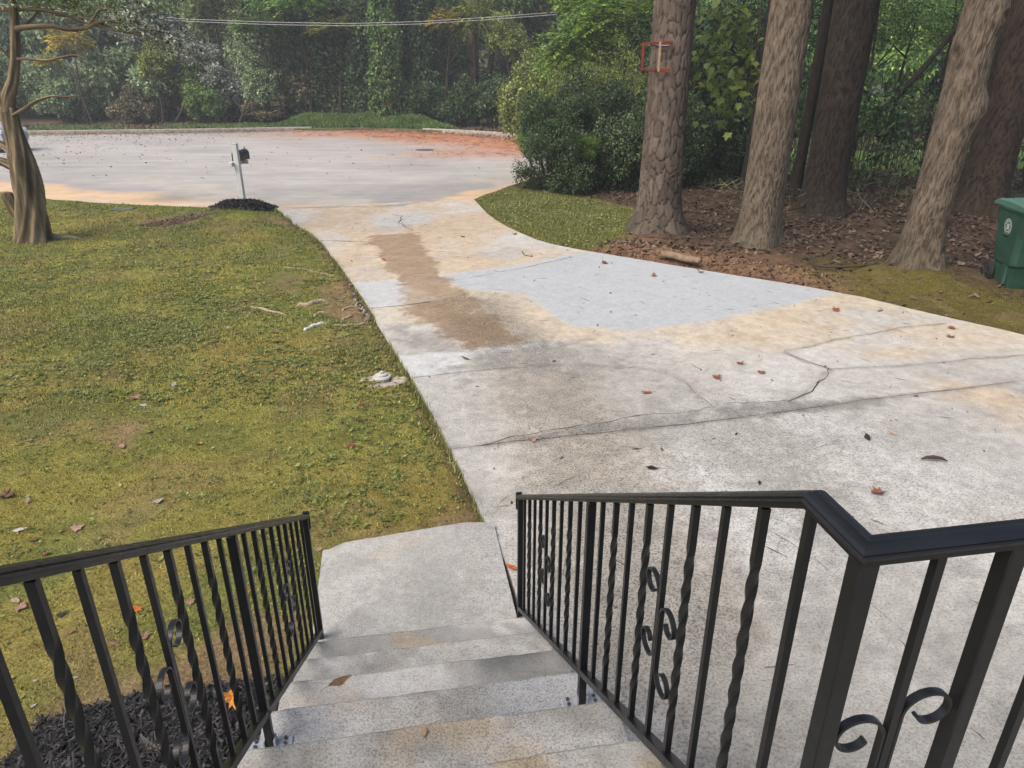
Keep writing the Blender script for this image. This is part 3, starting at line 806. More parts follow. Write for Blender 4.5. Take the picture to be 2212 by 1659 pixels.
def square_bar(w, L, twist=0.0, n=2, seg=110, margin=.10):
    """upright square bar from z=0 to L, with a twisted middle"""
    h = w / 2
    zs = [0, margin] + ([margin + (L - 2 * margin) * i / seg for i in range(1, seg)] if twist else []) + [L - margin, L]
    V = []
    for z in zs:
        k = np.clip((z - margin) / (L - 2 * margin), 0, 1)
        an = twist * k
        q = 1.0
        for cx, cy in ((-h, -h), (h, -h), (h, h), (-h, h)):
            V.append((cx * math.cos(an) - cy * math.sin(an), cx * math.sin(an) + cy * math.cos(an), z))
    F = [(3, 2, 1, 0)] + [(i * 4 + j, i * 4 + (j + 1) % 4, i * 4 + 4 + (j + 1) % 4, i * 4 + 4 + j) for i in range(len(zs) - 1) for j in range(4)]
    F.append(tuple((len(zs) - 1) * 4 + j for j in range(4)))
    m = MB(); m.add(V, F); return m
def strip(path2d, width, thick):
    """flat bar bent in the local y-z plane; width runs along x"""
    P = np.array(path2d); d = np.gradient(P, axis=0); d /= np.linalg.norm(d, axis=1)[:, None]
    nr = np.stack([-d[:, 1], d[:, 0]], 1) * thick / 2
    V = []; n = len(P)
    for p, q in zip(P, nr):
        for sx, sg in ((-1, -1), (1, -1), (1, 1), (-1, 1)):
            V.append((sx * width / 2, p[0] + q[0] * sg, p[1] + q[1] * sg))
    F = [(3, 2, 1, 0)] + [(i * 4 + j, i * 4 + (j + 1) % 4, i * 4 + 4 + (j + 1) % 4, i * 4 + 4 + j) for i in range(n - 1) for j in range(4)] + [tuple((n - 1) * 4 + j for j in range(4))]
    m = MB(); m.add(V, F); return m
def scroll_path(side, z0, H=.25, r=.041):
    """C scroll: stem along the bar, both ends rolled outwards on one side"""
    out = []
    def curl(zc, sg):
        pts = []
        for i in range(34):
            t = i / 33; an = math.pi + sg * -1 * t * math.pi * 1.85
            rad = r * (1 - .55 * t)
            cyy = r + .0
            pts.append((side * (cyy + rad * math.cos(an)) , zc + rad * math.sin(an) * .9))
        return pts
    up = curl(z0 + H - r * 1.1, 1); lo = curl(z0 + r * 1.1, -1)
    P = lo[::-1] + [(side * .0, z0 + H * .35), (0, z0 + H * .65)] + up
    return [(p[0] + side * .010, p[1]) for p in P]
HB = .645
ME_STRAIGHT = square_bar(.0118, HB).mesh('baluster', M_IRON)
ME_TWIST = square_bar(.0135, HB, math.pi * 4.0).mesh('twisted_baluster', M_IRON)
ME_SCROLL_A = strip(scroll_path(1, .205), .011, .0045).mesh('scroll', M_IRON)
ME_SCROLL_B = strip(scroll_path(-1, .170), .011, .0045).mesh('scroll', M_IRON)
def sweep(path, prof, name):
    """moulded bar along a 3-D path; mitred corners"""
    P = [Vector(p) for p in path]; k = len(prof); V = []
    for i, p in enumerate(P):
        def hd(v): v = Vector((v.x, v.y, 0)); return v.normalized()
        d0 = hd(P[i] - P[i - 1]) if i else hd(P[1] - P[0])
        d1 = hd(P[i + 1] - P[i]) if i < len(P) - 1 else d0
        n0, n1 = Vector((-d0.y, d0.x, 0)), Vector((-d1.y, d1.x, 0))
        nb = (n0 + n1).normalized(); sc = 1 / max(.4, nb.dot(n0))
        for (u, h) in prof: V.append(p + nb * (u * sc) + Vector((0, 0, h)))
    F = [tuple(range(k - 1, -1, -1)), tuple((len(P) - 1) * k + j for j in range(k))]
    for i in range(len(P) - 1):
        for j in range(k): F.append((i * k + j, i * k + (j + 1) % k, (i + 1) * k + (j + 1) % k, (i + 1) * k + j))
    m = MB(); m.add(V, [f[::-1] for f in F]); return m.mesh(name, M_IRON)
CAP = [(-.019, -.022), (-.019, -.006), (-.026, -.004), (-.028, .004), (-.024, .007), (-.0255, .011), (-.020, .019), (-.012, .0225), (-.0095, .0205), (0, .0225), (.0095, .0205), (.012, .0225), (.020, .019), (.0255, .011), (.024, .007), (.028, .004), (.026, -.004), (.019, -.006), (.019, -.022)]
CAP = [(u * .66, h * .60) for u, h in CAP]
LOW = [(-.0125, -.0125), (-.0125, .0125), (.0125, .0125), (.0125, -.0125)]
SP1, SP2, SCOR, SBEND = 2.845, 1.69, .60, .71
ZT1, ZTL = .755, 2.095
SL = (ZTL - ZT1) / (SP1 - SBEND)
def zt(s): return min(ZTL, ZT1 + (SP1 - s) * SL)          # top rail centre line
def zb(s): return zt(s) - .012 - HB - .010                  # bottom rail centre line
def railing(side, label):
    a0 = .517 if side > 0 else -.482
    root = tag(empty('iron_railing', W(a0, SP1, .05)), label, 'railing', 'black wrought iron railings of the steps')
    inv = Matrix.Translation(root.location).inverted()
    def part(name, me, loc=(0, 0, 0), rot=(0, 0, 0), par=None):
        o = obj(name, me, par or root, loc, rot)
        if par is None: o.matrix_parent_inverse = inv
        return o
    mirror = (0, 0, TH)
    # rails
    top = [W(a0, SP1 + .03, zt(SP1 + .03)), W(a0, SBEND, ZTL), W(a0, SCOR, ZTL)]
    if side > 0: top += [W(a0 + 1.75, SCOR, ZTL)]
    else: top = top[:-1] + [W(a0, SCOR, ZTL), W(a0 - 1.75, SCOR, ZTL)]
    part('top_rail', sweep(top, CAP, 'top_rail'))
    part('bottom_rail', sweep([W(a0, SP1, zb(SP1)), W(a0, SBEND, zb(SBEND)), W(a0, SCOR, zb(SCOR)), W(a0 + side * 1.75, SCOR, zb(SCOR))], LOW, 'bottom_rail'))
    # curled lower end of the top rail
    pth = []
    for i in range(16):
        t = i / 15; an = R(-20) + t * R(110)
        pth.append((.034 + .020 * math.sin(an), -.020 + .02 * math.cos(an)))
    pth += [(.054, -.05), (.053, -.075), (.048, -.10)]
    part('rail_end', strip(pth, .026, .007).mesh('rail_end', M_IRON), W(a0, SP1, zt(SP1)), (0, 0, TH))
    # posts
    def post(s, zf, a=None, w=.025, zc=None):
        zc = zt(s) - .011 if zc is None else zc
        m = MB(); m.box(0, 0, (zc - zf) / 2, w, w, zc - zf, 0, .002)
        return part('post', m.mesh('post', M_IRON), W(a0 if a is None else a, s, zf), (0, 0, TH))
    post(SP1, .04); post(SP2, .68); post(SCOR, 1.187, w=.026)
    for a_, s_, zf in ((a0, SP2, .68),):
        for sg in (-1, 1):
            m = MB(); m.box(sg * .040, -.004, .003, .052, .042, .006, 0, .002); m.box(sg * .016, -.004, .018, .005, .03, .03)
            b = part('foot_bracket', m.mesh('foot_bracket', M_ZINC), W(a_, s_, zf), (0, 0, TH))
            for q in (-.011, .009):
                m2 = MB(); m2.tube([(sg * .045, q, .006), (sg * .045, q, .014)], .006, 6)
                obj('bolt', m2.mesh('bolt', M_BOLT), b)
    # balusters: straight / twisted in turn, scrolls on the middle one
    for (sa, sb) in ((SP1, SP2), (SP2, SCOR)):
        for i in range(1, 10):
            s = sa + (sb - sa) * i / 10
            zz = zb(s) + .008
            me, nm = (ME_TWIST, 'twisted_baluster') if i % 2 == 0 else (ME_STRAIGHT, 'baluster')
            part(nm, me, W(a0, s, zz), (0, 0, TH))
            if i == 5:
                part('scroll', ME_SCROLL_A if side > 0 else ME_SCROLL_A, W(a0, s, zz), (0, 0, TH))
                part('scroll', ME_SCROLL_B if side > 0 else ME_SCROLL_B, W(a0, s, zz), (0, 0, TH))
    # level run along the porch edge
    zz = zb(SCOR) + .008
    for j, aa in enumerate((.1, .2, .3, .4, .5, .6, .7, .8, .9, 1.0, 1.1, 1.2, 1.3, 1.4, 1.5, 1.6, 1.7)):
        a = a0 + side * aa
        if j in (1, 11, 16): post(SCOR, 1.187, a, .024, ZTL - .011); continue
        me, nm = (ME_STRAIGHT, 'baluster') if j % 2 == 0 else (ME_TWIST, 'twisted_baluster')
        part(nm, me, W(a, SCOR, zz), (0, 0, TH))
        if j in (0, 6):
            for ms in (ME_SCROLL_A, ME_SCROLL_B):
                o = part('scroll', ms, W(a, SCOR, zz + (-.028 if ms is ME_SCROLL_A else -.025)), (0, 0, TH - math.pi / 2))
    return root
railing(1, 'black wrought iron railing on the driveway side of the steps, turning along the porch')
railing(-1, 'black wrought iron railing on the lawn side of the steps, beside the black mulch')

# ================================================================== THINGS IN THE YARD
def lawnpt(px, py):
    p = gxy(px, py); return p[0], p[1], float(lawn_z(np.array([p[0]]), np.array([p[1]]))[0])
M_WHITE = mat_plain('white_vinyl', (.47, .48, .47), .45, .4, 0, .06, 6, .02)
M_BLACK = mat_plain('black_enamel', (.018, .019, .021), .45, .4, 0, .2, 6, .02)
M_GREYB = mat_plain('dusty_black_enamel', (.10, .105, .10), .5, .4, 0, .15, 6, .02)

# mailbox
mx, my, mz = lawnpt(527, 449)
mb_ = tag(empty('mailbox', (mx, my, mz + .06), R(-3)), 'white mailbox post with a black rounded letter box, on a mulch mound by the street', 'mailbox')
m = MB(); m.box(0, 0, .57, .105, .105, 1.26, 0, .008)
m.box(0, 0, 1.205, .112, .112, .012)
obj('post', m.mesh('post', M_WHITE), mb_)
m = MB(); m.box(-.098, .20, .80, .085, .70, .088, 0, .006); obj('arm', m.mesh('arm', M_WHITE), mb_)
m = MB(); m.box(.0, .42, .80, .12, .04, .075, 0, .004); obj('bracket', m.mesh('bracket', M_WHITE), mb_)
m = MB()   # tunnel body, axis along local y
n = 12; w, hs, r_ = .085, .12, .085; ox = -.045
prof = [(-w, 0), (w, 0)] + [(r_ * math.cos(math.pi * i / n), hs + r_ * math.sin(math.pi * i / n)) for i in range(n + 1)]
k = len(prof)
V = [(x + ox, y, z + .85) for y in (.07, .55) for x, z in prof]
m.add(V, [tuple(range(k)), tuple(range(2 * k - 1, k - 1, -1))] + [(i, i + k, (i + 1) % k + k, (i + 1) % k) for i in range(k)])
me = m.mesh('box', M_BLACK); bx = obj('box', me, mb_)
m = MB(); V = [(x * 1.06 + ox, y, (z - .06) * 1.05 + .06 + .848) for y in (.555, .575) for x, z in prof]
m.add(V, [tuple(range(k)), tuple(range(2 * k - 1, k - 1, -1))] + [(i, i + k, (i + 1) % k + k, (i + 1) % k) for i in range(k)])
dr = obj('door', m.mesh('door', M_GREYB), mb_)
m = MB(); m.box(ox, .57, 1.075, .022, .02, .05, 0, .003); obj('handle', m.mesh('handle', M_GREYB), dr)

# mulch
M_MULCH = mat_leaf('black_mulch', [(.2, (.008, .008, .009)), (.6, (.022, .021, .022)), (.9, (.06, .055, .052)), (1., (.12, .10, .085))], 0, .75, .25)
def chips(rng, X, Y, Z, Lr, Wr, tilt=.35):
    n = len(X)
    L = rng.uniform(*Lr, n) ; Wd = rng.uniform(*Wr, n); an = rng.uniform(0, 2 * math.pi, n); ti = rng.normal(0, tilt, n)
    d = np.stack([np.cos(an) * np.cos(ti), np.sin(an) * np.cos(ti), np.sin(ti)], 1) * L[:, None] / 2
    s = np.stack([-np.sin(an), np.cos(an), rng.normal(0, .35, n)], 1) * Wd[:, None] / 2
    c = np.stack([X, Y, Z], 1)
    up = np.array([0, 0, .004])
    V = np.stack([c - d - s * .6, c - d + s * .7, c + d + s * .5, c + d - s, c + up + s * .1], 1).reshape(-1, 3)
    b = np.arange(n)[:, None] * 5
    F = np.concatenate([b + np.array([[0, 1, 4]]), b + np.array([[1, 2, 4]]), b + np.array([[2, 3, 4]]), b + np.array([[3, 0, 4]])])
    return V, F
def pts_in(rng, poly, n):
    P = np.array(poly); lo, hi = P.min(0), P.max(0); X = []; Y = []
    x = rng.uniform(lo[0], hi[0], n * 3); y = rng.uniform(lo[1], hi[1], n * 3)
    k = poly_sd(x, y, poly) < 0
    return x[k][:n], y[k][:n]
rg = np.random.default_rng(3)
MOUND = [(mx + .66 * math.cos(t) * (1 + .08 * math.sin(3 * t)) + .02, my - .12 + .36 * math.sin(t) * (1 + .1 * math.cos(5 * t))) for t in np.linspace(0, 2 * math.pi, 24)[:-1]]
x, y = pts_in(rg, [(mx + (p[0] - mx) * 1.08, my + (p[1] - my) * 1.08) for p in MOUND], 3600)
sdm = poly_sd(x, y, MOUND)
V, F = chips(rg, x, y, mz - .01 + .15 * smooth(.0, -.32, sdm) + rg.uniform(-.01, .02, len(x)), (.04, .11), (.012, .03))
gx_, gy_ = np.meshgrid(np.linspace(mx - 1.3, mx + 1.3, 60), np.linspace(my - .8, my + .6, 36))
sdm = poly_sd(gx_.ravel(), gy_.ravel(), MOUND)
Zm = mz - .28 + .41 * smooth(.06, -.26, sdm)
V2 = np.stack([gx_.ravel(), gy_.ravel(), Zm], 1); F2 = grid_faces(36, 60)
me = np_mesh('mulch_mound', np.concatenate([V2, V]), [F2, F + len(V2)], M_MULCH)
tag(obj('mulch_mound', me), 'low oval mound of black mulch round the mailbox post', 'mulch', kind='stuff')
# bed beside the steps
BED = wpoly((40, 1620), (90, 1562), (200, 1530), (302, 1508), (430, 1490), (540, 1476), (600, 1462)) + [W(-.53, 2.2, 0)[:2], W(-.53, .7, 0)[:2], W(-2.2, .7, 0)[:2]]
x, y = pts_in(rg, BED, 26000)
sdm = poly_sd(x, y, BED)
V, F = chips(rg, x, y, lawn_z(x, y) + .01 + .05 * smooth(.0, -.3, sdm) + rg.uniform(-.01, .016, len(x)), (.02, .075), (.004, .014))
gx_, gy_ = np.meshgrid(np.linspace(-2.9, -.5, 60), np.linspace(.3, 3.0, 60))
sdm = poly_sd(gx_.ravel(), gy_.ravel(), BED)
V2 = np.stack([gx_.ravel(), gy_.ravel(), lawn_z(gx_.ravel(), gy_.ravel()) - .04 + .085 * smooth(.06, -.25, sdm)], 1)
me = np_mesh('mulch_bed', np.concatenate([V2, V]), [grid_faces(60, 60), F + len(V2)], M_MULCH)
tag(obj('mulch_bed', me), 'bed of shredded black mulch beside the concrete steps', 'mulch', kind='stuff')
# bark scraps on the bare patch near the mailbox
SCR = wpoly((285, 490), (345, 478), (430, 462), (470, 455), (480, 462), (420, 476), (360, 490))
x, y = pts_in(rg, SCR, 700)
M_SCRAP = mat_leaf('bark_scraps', [(.2, (.03, .02, .015)), (.6, (.09, .06, .045)), (1., (.2, .16, .12))], 0, .8, .2)
V, F = chips(rg, x, y, lawn_z(x, y) + .012, (.03, .09), (.01, .025))
tag(obj('bark_scraps', np_mesh('bark_scraps', V, F, M_SCRAP)), 'thin scatter of old brown mulch on a bare lawn patch', 'mulch', kind='stuff')
# dry scraps along the driveway edge
EDG = wpoly((752, 603), (772, 612), (812, 690), (790, 690), (770, 660))
x, y = pts_in(rg, EDG, 800)
M_DRY = mat_leaf('dry_scraps', [(.2, (.05, .04, .03)), (.6, (.16, .12, .09)), (1., (.32, .26, .2))], 0, .8, .2)
V, F = chips(rg, x, y, lawn_z(x, y) + rg.uniform(.01, .04, len(x)), (.03, .10), (.015, .04), .5)
tag(obj('dry_leaf_drift', np_mesh('dry_leaf_drift', V, F, M_DRY)), 'dry leaf drift against the driveway edge by the roots', 'leaf litter', kind='stuff')

# roots in the lawn
M_ROOT = mat_plain('root_bark', (.30, .235, .155), .9, .1, 0, .25, 30, .4)
M_ROOTW = mat_plain('whitewashed_root', (.50, .49, .47), .8, .1, 0, .4, 40, .5)
ROOTS = [([(842, 810), (870, 815), (905, 806), (1010, 808)], .012), ]
for k, (pl, rd, mt, lab) in enumerate((
        ([(640, 665), (668, 664), (690, 656), (715, 654)], .034, M_ROOT, 'thickest pale tree root breaking the lawn surface'),
        ([(678, 688), (690, 680), (712, 678)], .022, M_ROOT, 'short curved root just below the thickest root'),
        ([(737, 670), (752, 661), (768, 659)], .020, M_ROOT, 'upper of two short roots in the bare soil by the driveway edge'),
        ([(737, 690), (752, 684), (765, 677)], .020, M_ROOT, 'lower of two short roots in the bare soil by the driveway edge'),
        ([(713, 705), (745, 703), (775, 698), (797, 692)], .020, M_ROOT, 'long straight root running to the driveway edge'),
        ([(655, 717), (672, 710), (690, 704), (708, 700)], .024, M_ROOTW, 'tree root splashed with white paint on the lawn'),
        ([(535, 668), (560, 672), (595, 680), (625, 686)], .018, M_ROOT, 'long thin root left of the other roots, half sunk in moss'),
        ([(606, 580), (650, 583), (690, 588), (725, 593)], .012, M_ROOT, 'thin faint root farthest up the lawn beside the driveway'))):
    P = [Vector(lawnpt(*p)) for p in pl]
    Q = []
    for a, b in zip(P[:-1], P[1:]): Q += [a.lerp(b, t) for t in (0, .33, .66)]
    Q.append(P[-1])
    Q = [q + Vector((0, 0, rd * (.15 + .3 * math.sin(i * 2.1)))) for i, q in enumerate(Q)]
    Q[0].z -= rd * 1.1; Q[-1].z -= rd * 1.1
    m = MB(); m.tube(Q, [rd * (.5 + .5 * math.sin(math.pi * (i + .8) / (len(Q) + .6))) for i in range(len(Q))], 8)
    tag(obj('tree_root', m.mesh('tree_root', mt, True)), lab, 'root', 'tree roots in the lawn')
# drain clean-out with stones
M_PVC = mat_plain('white_pvc', (.40, .39, .355), .5, .3, 0, .1, 20, .1)
M_STONE = mat_plain('field_stone', (.30, .265, .215), .9, .1, 0, .35, 12, .5)
c0 = lawnpt(826, 818)
clean = tag(empty('cleanout', c0), 'white plastic drain cap set in the lawn among stones', 'drain cap')
m = MB(); m.tube([(0, 0, -.05), (0, 0, .035), (0, 0, .04), (0, 0, .055)], [.068, .068, .085, .08], 20); obj('collar', m.mesh('collar', M_PVC), clean)
m = MB(); m.tube([(0, 0, .054), (0, 0, .072), (0, 0, .078)], [.05, .05, .03], 16); m.box(0, 0, .088, .03, .03, .024, .3, .004); obj('cap', m.mesh('cap', M_PVC), clean)
def stone(px, py, sx, sy, sz, seed, lab):
    r_ = random.Random(seed); m = MB(); V = []; F = []
    nu, nv = 10, 5
    for j in range(nv + 1):
        ph = math.pi / 2 * j / nv
        for i in range(nu):
            a = 2 * math.pi * i / nu; q = (1 + .2 * math.sin(2 * a + seed) + .12 * math.sin(5 * a + seed * 2)) * (math.cos(ph) ** .55 if j < nv else .02)
            V.append((sx * q * math.cos(a), sy * q * math.sin(a), sz * (math.sin(ph) ** .7) + .012 * math.sin(3 * a + j + seed) - .01))
    for j in range(nv):
        for i in range(nu): F.append((j * nu + i, j * nu + (i + 1) % nu, j * nu + nu + (i + 1) % nu, j * nu + nu + i))
    F.append(tuple(nv * nu + i for i in range(nu)))
    m.add(V, F)
    tag(obj('stone', m.mesh('stone', M_STONE, True), None, lawnpt(px, py), (0, 0, .3)), lab, 'stone', 'stones round the drain cap')
stone(803, 817, .12, .05, .03, 1, 'flat stone left of the white drain cap')
stone(830, 829, .13, .04, .03, 2, 'flat stone in front of the white drain cap')
stone(862, 818, .10, .06, .05, 4, 'pinkish stone between the drain cap and the driveway')
# meter lid in the lawn
M_LID = mat_plain('meter_lid', (.12, .125, .12), .7, .3, .2, .3, 20, .3)
q = lawnpt(268, 456); m = MB(); m.box(0, 0, .01, .44, .26, .03, .1, .008)
for i in range(5): m.box(-.15 + .075 * i, 0, .027, .02, .2, .006, .1)
tag(obj('meter_lid', m.mesh('meter_lid', M_LID), None, q), 'small dark utility lid sunk in the lawn near the street', 'lid')
# manholes
def disc(name, px, py, rx, mat, lab, cat, z=.0):
    p = gxy(px, py); m = MB(); n = 28
    m.tube([(0, 0, -.03), (0, 0, .012), (0, 0, .016)], [rx, rx, rx * .97], n)
    for i in range(7): m.box(-rx * .75 + rx * .25 * i, 0, .018, rx * .06, rx * 1.1, .006)
    tag(obj(name, m.mesh(name, mat), None, (p[0], p[1], z)), lab, cat)
disc('manhole_cover', 917, 323, .36, mat_plain('manhole_iron', (.10, .09, .085), .8, .3, .2, .3, 15, .3), 'round dark manhole cover in the middle of the street', 'manhole', -.022)

# green wheeled bin
M_BIN = mat_plain('bin_green_plastic', (.020, .056, .040), .5, .35, 0, .3, 3.5, .05)
M_BINL = mat_plain('bin_lid_green', (.052, .115, .088), .55, .35, 0, .15, 5, .05)
M_RUB = mat_plain('rubber', (.018, .018, .019), .75, .2, 0, .3, 20, .2)
bxp = gxy(2163, 630)
binr = tag(empty('wheelie_bin', (bxp[0] + .265, bxp[1] + .177, .02), R(170)), 'green wheeled rubbish bin with a closed lid and a white round emblem', 'bin')
# local axes: +y front of the bin, wheels at the back (-y); here x is the width
m = MB()
lv = [(.0, .40, .40), (.10, .42, .44), (.30, .46, .52), (.34, .50, .57), (.70, .57, .66), (.93, .62, .74), (1.00, .63, .755), (1.005, .67, .80), (1.05, .67, .80)]
V = []; F = []
for z, wx, wy in lv:
    rr_ = .06; hx, hy = wx / 2, wy / 2; yo = (wy - .44) * .28
    for (cx, cy, a0) in ((hx - rr_, hy - rr_, 0), (-hx + rr_, hy - rr_, 90), (-hx + rr_, -hy + rr_, 180), (hx - rr_, -hy + rr_, 270)):
        for a in (0, 45, 90): V.append((cx + rr_ * math.cos(R(a0 + a)), cy + rr_ * math.sin(R(a0 + a)) + yo, z))
for j in range(len(lv) - 1):
    for i in range(12): F.append((j * 12 + i, j * 12 + (i + 1) % 12, j * 12 + 12 + (i + 1) % 12, j * 12 + 12 + i))
F += [tuple(range(11, -1, -1))]
m.add(V, F)
me = m.mesh('body', M_BIN); obj('body', me, binr)
for sg in (-1, 1):                                   # moulded side grips and lower panel
    m = MB()
    m.box(sg * .290, .06, .70, .03, .16, .035, 0, .012)
    obj('side_grip', m.mesh('side_grip', M_BIN), binr)
    m = MB(); m.box(sg * .222, .15, .26, .05, .12, .40, 0, .02); obj('side_moulding', m.mesh('side_moulding', M_BIN), binr)
m = MB(); V = []; F = []
lid = [(-.40, 1.055, .355), (-.39, 1.085, .355), (-.30, 1.115, .345), (0, 1.125, .335), (.34, 1.11, .345), (.47, 1.08, .36), (.50, 1.05, .36)]
for (y_, z_, hx) in lid:
    V += [(-hx, y_ + .07, 1.035), (-hx, y_ + .07, z_ - .018), (-hx * .9, y_ + .07, z_), (-hx * .78, y_ + .07, z_ - .006), (0, y_ + .07, z_ + .012), (hx * .78, y_ + .07, z_ - .006), (hx * .9, y_ + .07, z_), (hx, y_ + .07, z_ - .018), (hx, y_ + .07, 1.035)]
for j in range(len(lid) - 1):
    for i in range(8): F.append((j * 9 + i, j * 9 + i + 1, j * 9 + 10 + i, j * 9 + 9 + i))
F += [tuple(range(9)), tuple(range((len(lid) - 1) * 9 + 8, (len(lid) - 1) * 9 - 1, -1))]
m.add(V, [f[::-1] for f in F]); obj('lid', m.mesh('lid', M_BINL), binr)
m = MB(); m.tube([(-.29, -.345, 1.03), (.29, -.345, 1.03)], .018, 8); m.tube([(-.29, -.345, 1.03), (-.29, -.24, 1.0)], .016, 8); m.tube([(.29, -.345, 1.03), (.29, -.24, 1.0)], .016, 8)
obj('handle', m.mesh('handle', M_BIN), binr)
for sg in (-1, 1):
    whl = obj('wheel', None, binr) if False else None
    m = MB(); m.tube([(sg * .235, -.23, .14), (sg * .245, -.23, .14), (sg * .285, -.23, .14), (sg * .295, -.23, .14)], [.12, .145, .145, .12], 20)
    whl = obj('wheel', m.mesh('wheel', M_RUB), binr)
    m = MB()
    for i in range(5):
        a = i * 2 * math.pi / 5
        m.tube([(sg * .297, -.23 + .02 * math.cos(a), .14 + .02 * math.sin(a)), (sg * .297, -.23 + .10 * math.cos(a), .14 + .10 * math.sin(a))], .013, 6)
    m.tube([(sg * .285, -.23, .14), (sg * .308, -.23, .14)], .03, 10)
    obj('rim', m.mesh('rim', mat_plain('wheel_rim_%d' % sg, (.03, .03, .031), .5)), whl)
# printed emblem on the flank
M_EMB = mat_plain('emblem_print', (.55, .60, .57), .6, .2, 0, .25, 40)
m = MB(); ex = -.2905
def epl(u, v): # u along y, v up, on the sloping flank
    z = .80 + v; k = (z - .70) / .23
    return ((.290 + .020 * k) + .002, .08 - u, z)
def ring_(r0, r1, n=36):
    V = []; F = []
    for i in range(n):
        a = 2 * math.pi * i / n
        V += [epl(r0 * math.cos(a), r0 * math.sin(a)), epl(r1 * math.cos(a), r1 * math.sin(a))]
    for i in range(n): F.append((2 * i, 2 * i + 1, (2 * i + 3) % (2 * n), (2 * i + 2) % (2 * n)))
    m.add(V, F)
ring_(.092, .098); ring_(.062, .068)
for i in range(26):                                  # lettering band too small to read
    a = 2 * math.pi * i / 26
    if i % 13 in (0,): continue
    c_, s_ = math.cos(a), math.sin(a)
    V = [epl(.073 * c_ - .004 * s_, .073 * s_ + .004 * c_), epl(.087 * c_ - .004 * s_, .087 * s_ + .004 * c_), epl(.087 * c_ + .003 * s_, .087 * s_ - .003 * c_), epl(.073 * c_ + .003 * s_, .073 * s_ - .003 * c_)]
    m.add(V, [(0, 1, 2, 3)])
for i in range(9):                                   # seal in the centre
    a = 2 * math.pi * i / 9 + .3; r0, r1 = (.008, .05) if i % 2 else (.02, .04); w_ = .008
    c_, s_ = math.cos(a), math.sin(a)
    m.add([epl(r0 * c_ - w_ * s_, r0 * s_ + w_ * c_), epl(r1 * c_ - w_ * .4 * s_, r1 * s_ + w_ * .4 * c_), epl(r1 * c_ + w_ * .4 * s_, r1 * s_ - w_ * .4 * c_), epl(r0 * c_ + w_ * s_, r0 * s_ - w_ * c_)], [(0, 1, 2, 3)])
obj('emblem', m.mesh('emblem', M_EMB), binr)

# split log at the driveway edge
def log_(px0, px1, r0, lab, z):
    a, b = Vector(ground_at(*px0)), Vector(ground_at(*px1)); a.z = b.z = z
    m = MB(); Q = [a.lerp(b, t) + Vector((0, 0, .012 * math.sin(t * 7))) for t in (0, .05, .3, .6, .95, 1)]
    m.tube(Q, [r0 * .7, r0, r0 * 1.05, r0 * .95, r0 * .9, r0 * .6], 12)
    tag(obj('log', m.mesh('log', mat_plain('log_bark', (.17, .125, .085), .9, .1, 0, .35, 16, .6), True)), lab, 'log')
log_((1428, 566), (1512, 583), .055, 'short pale log lying on the dirt at the edge of the new slab', .13)
# stick lying by the pine
def stick(pts, r, lab, z=.07):
    P = [Vector(ground_at(*p)) + Vector((0, 0, z)) for p in pts]
    m = MB(); m.tube(P, [r * (1 - .5 * i / len(P)) for i in range(len(P))], 6)
    tag(obj('stick', m.mesh('stick', B_TWIG)), lab, 'stick', 'fallen sticks')
stick([(1755, 588), (1800, 592), (1850, 590), (1905, 583)], .022, 'bare stick lying between the two right-hand trunks', .1)
stick([(1760, 590), (1752, 575), (1735, 566)], .016, 'bent twig at the foot of the grey trunk', .1)
stick([(1880, 575), (1935, 572), (1960, 566)], .03, 'short dark stick beside the leaning grey trunk', .08)
stick([(1452, 552), (1470, 556), (1500, 553)], .012, 'thin twig on the bare dirt under the pine', .16)
stick([(1350, 590), (1342, 595)], .02, 'tiny dark twig on the new concrete slab', .035) if False else None
stick([(1128, 549), (1132, 556), (1150, 560), (1147, 555)], .008, 'forked twig on the stained upper driveway', .04)
stick([(1755, 435), (1640 + 90, 468), (1700, 478)], .03, 'dead branch on the ground between the dark trunks', .2)

# ================================================================== FALLEN LEAVES, LITTER, GRASS
def leaf_mesh(name, kind, seed):
    r_ = random.Random(seed)
    if kind == 'maple':
        out = [(0, -.5), (.10, -.32), (.42, -.36), (.30, -.12), (.50, .08), (.26, .10), (.20, .30), (0, .52), (-.20, .30), (-.26, .10), (-.50, .08), (-.30, -.12), (-.42, -.36), (-.10, -.32)]
    else:
        out = [(0, -.5), (.10, -.38), (.19, -.15), (.20, .05), (.14, .28), (0, .52), (-.14, .28), (-.20, .05), (-.19, -.15), (-.10, -.38)]
    V = [(0, 0, .02)]
    cur = r_.uniform(.25, .55)
    for x, y in out:
        x += r_.uniform(-.03, .03); y += r_.uniform(-.03, .03)
        V.append((x, y, cur * (x * x * 1.4 + y * y * .5) + r_.uniform(-.03, .05)))
    n = len(out)
    F = [(0, i + 1, (i + 1) % n + 1) for i in range(n)]
    m = MB(); m.add(V, F); m.tube([(0, -.48, .05), (.03, -.7, .06), (.08, -.85, .03)], [.014, .010, .008], 4)
    return m.mesh(name)
LM = [leaf_mesh('fallen_leaf', 'maple', 1), leaf_mesh('fallen_leaf', 'maple', 2), leaf_mesh('fallen_leaf', 'oval', 3), leaf_mesh('fallen_leaf', 'oval', 4)]
def mleaf(name, a, b):
    t = NT(name); c = t.coord(); oi = t.n('ShaderNodeObjectInfo').outputs['Random']
    f = t.math('ADD', t.math('MULTIPLY', t.noise(c, 3.5, 4), .7), t.math('MULTIPLY', oi, .35))
    col = t.ramp(f, [(.3, a), (.75, b)])
    return t.done(t.bsdf(col, .75, t.bump(t.noise(c, 14, 3), .4, .03), .2))
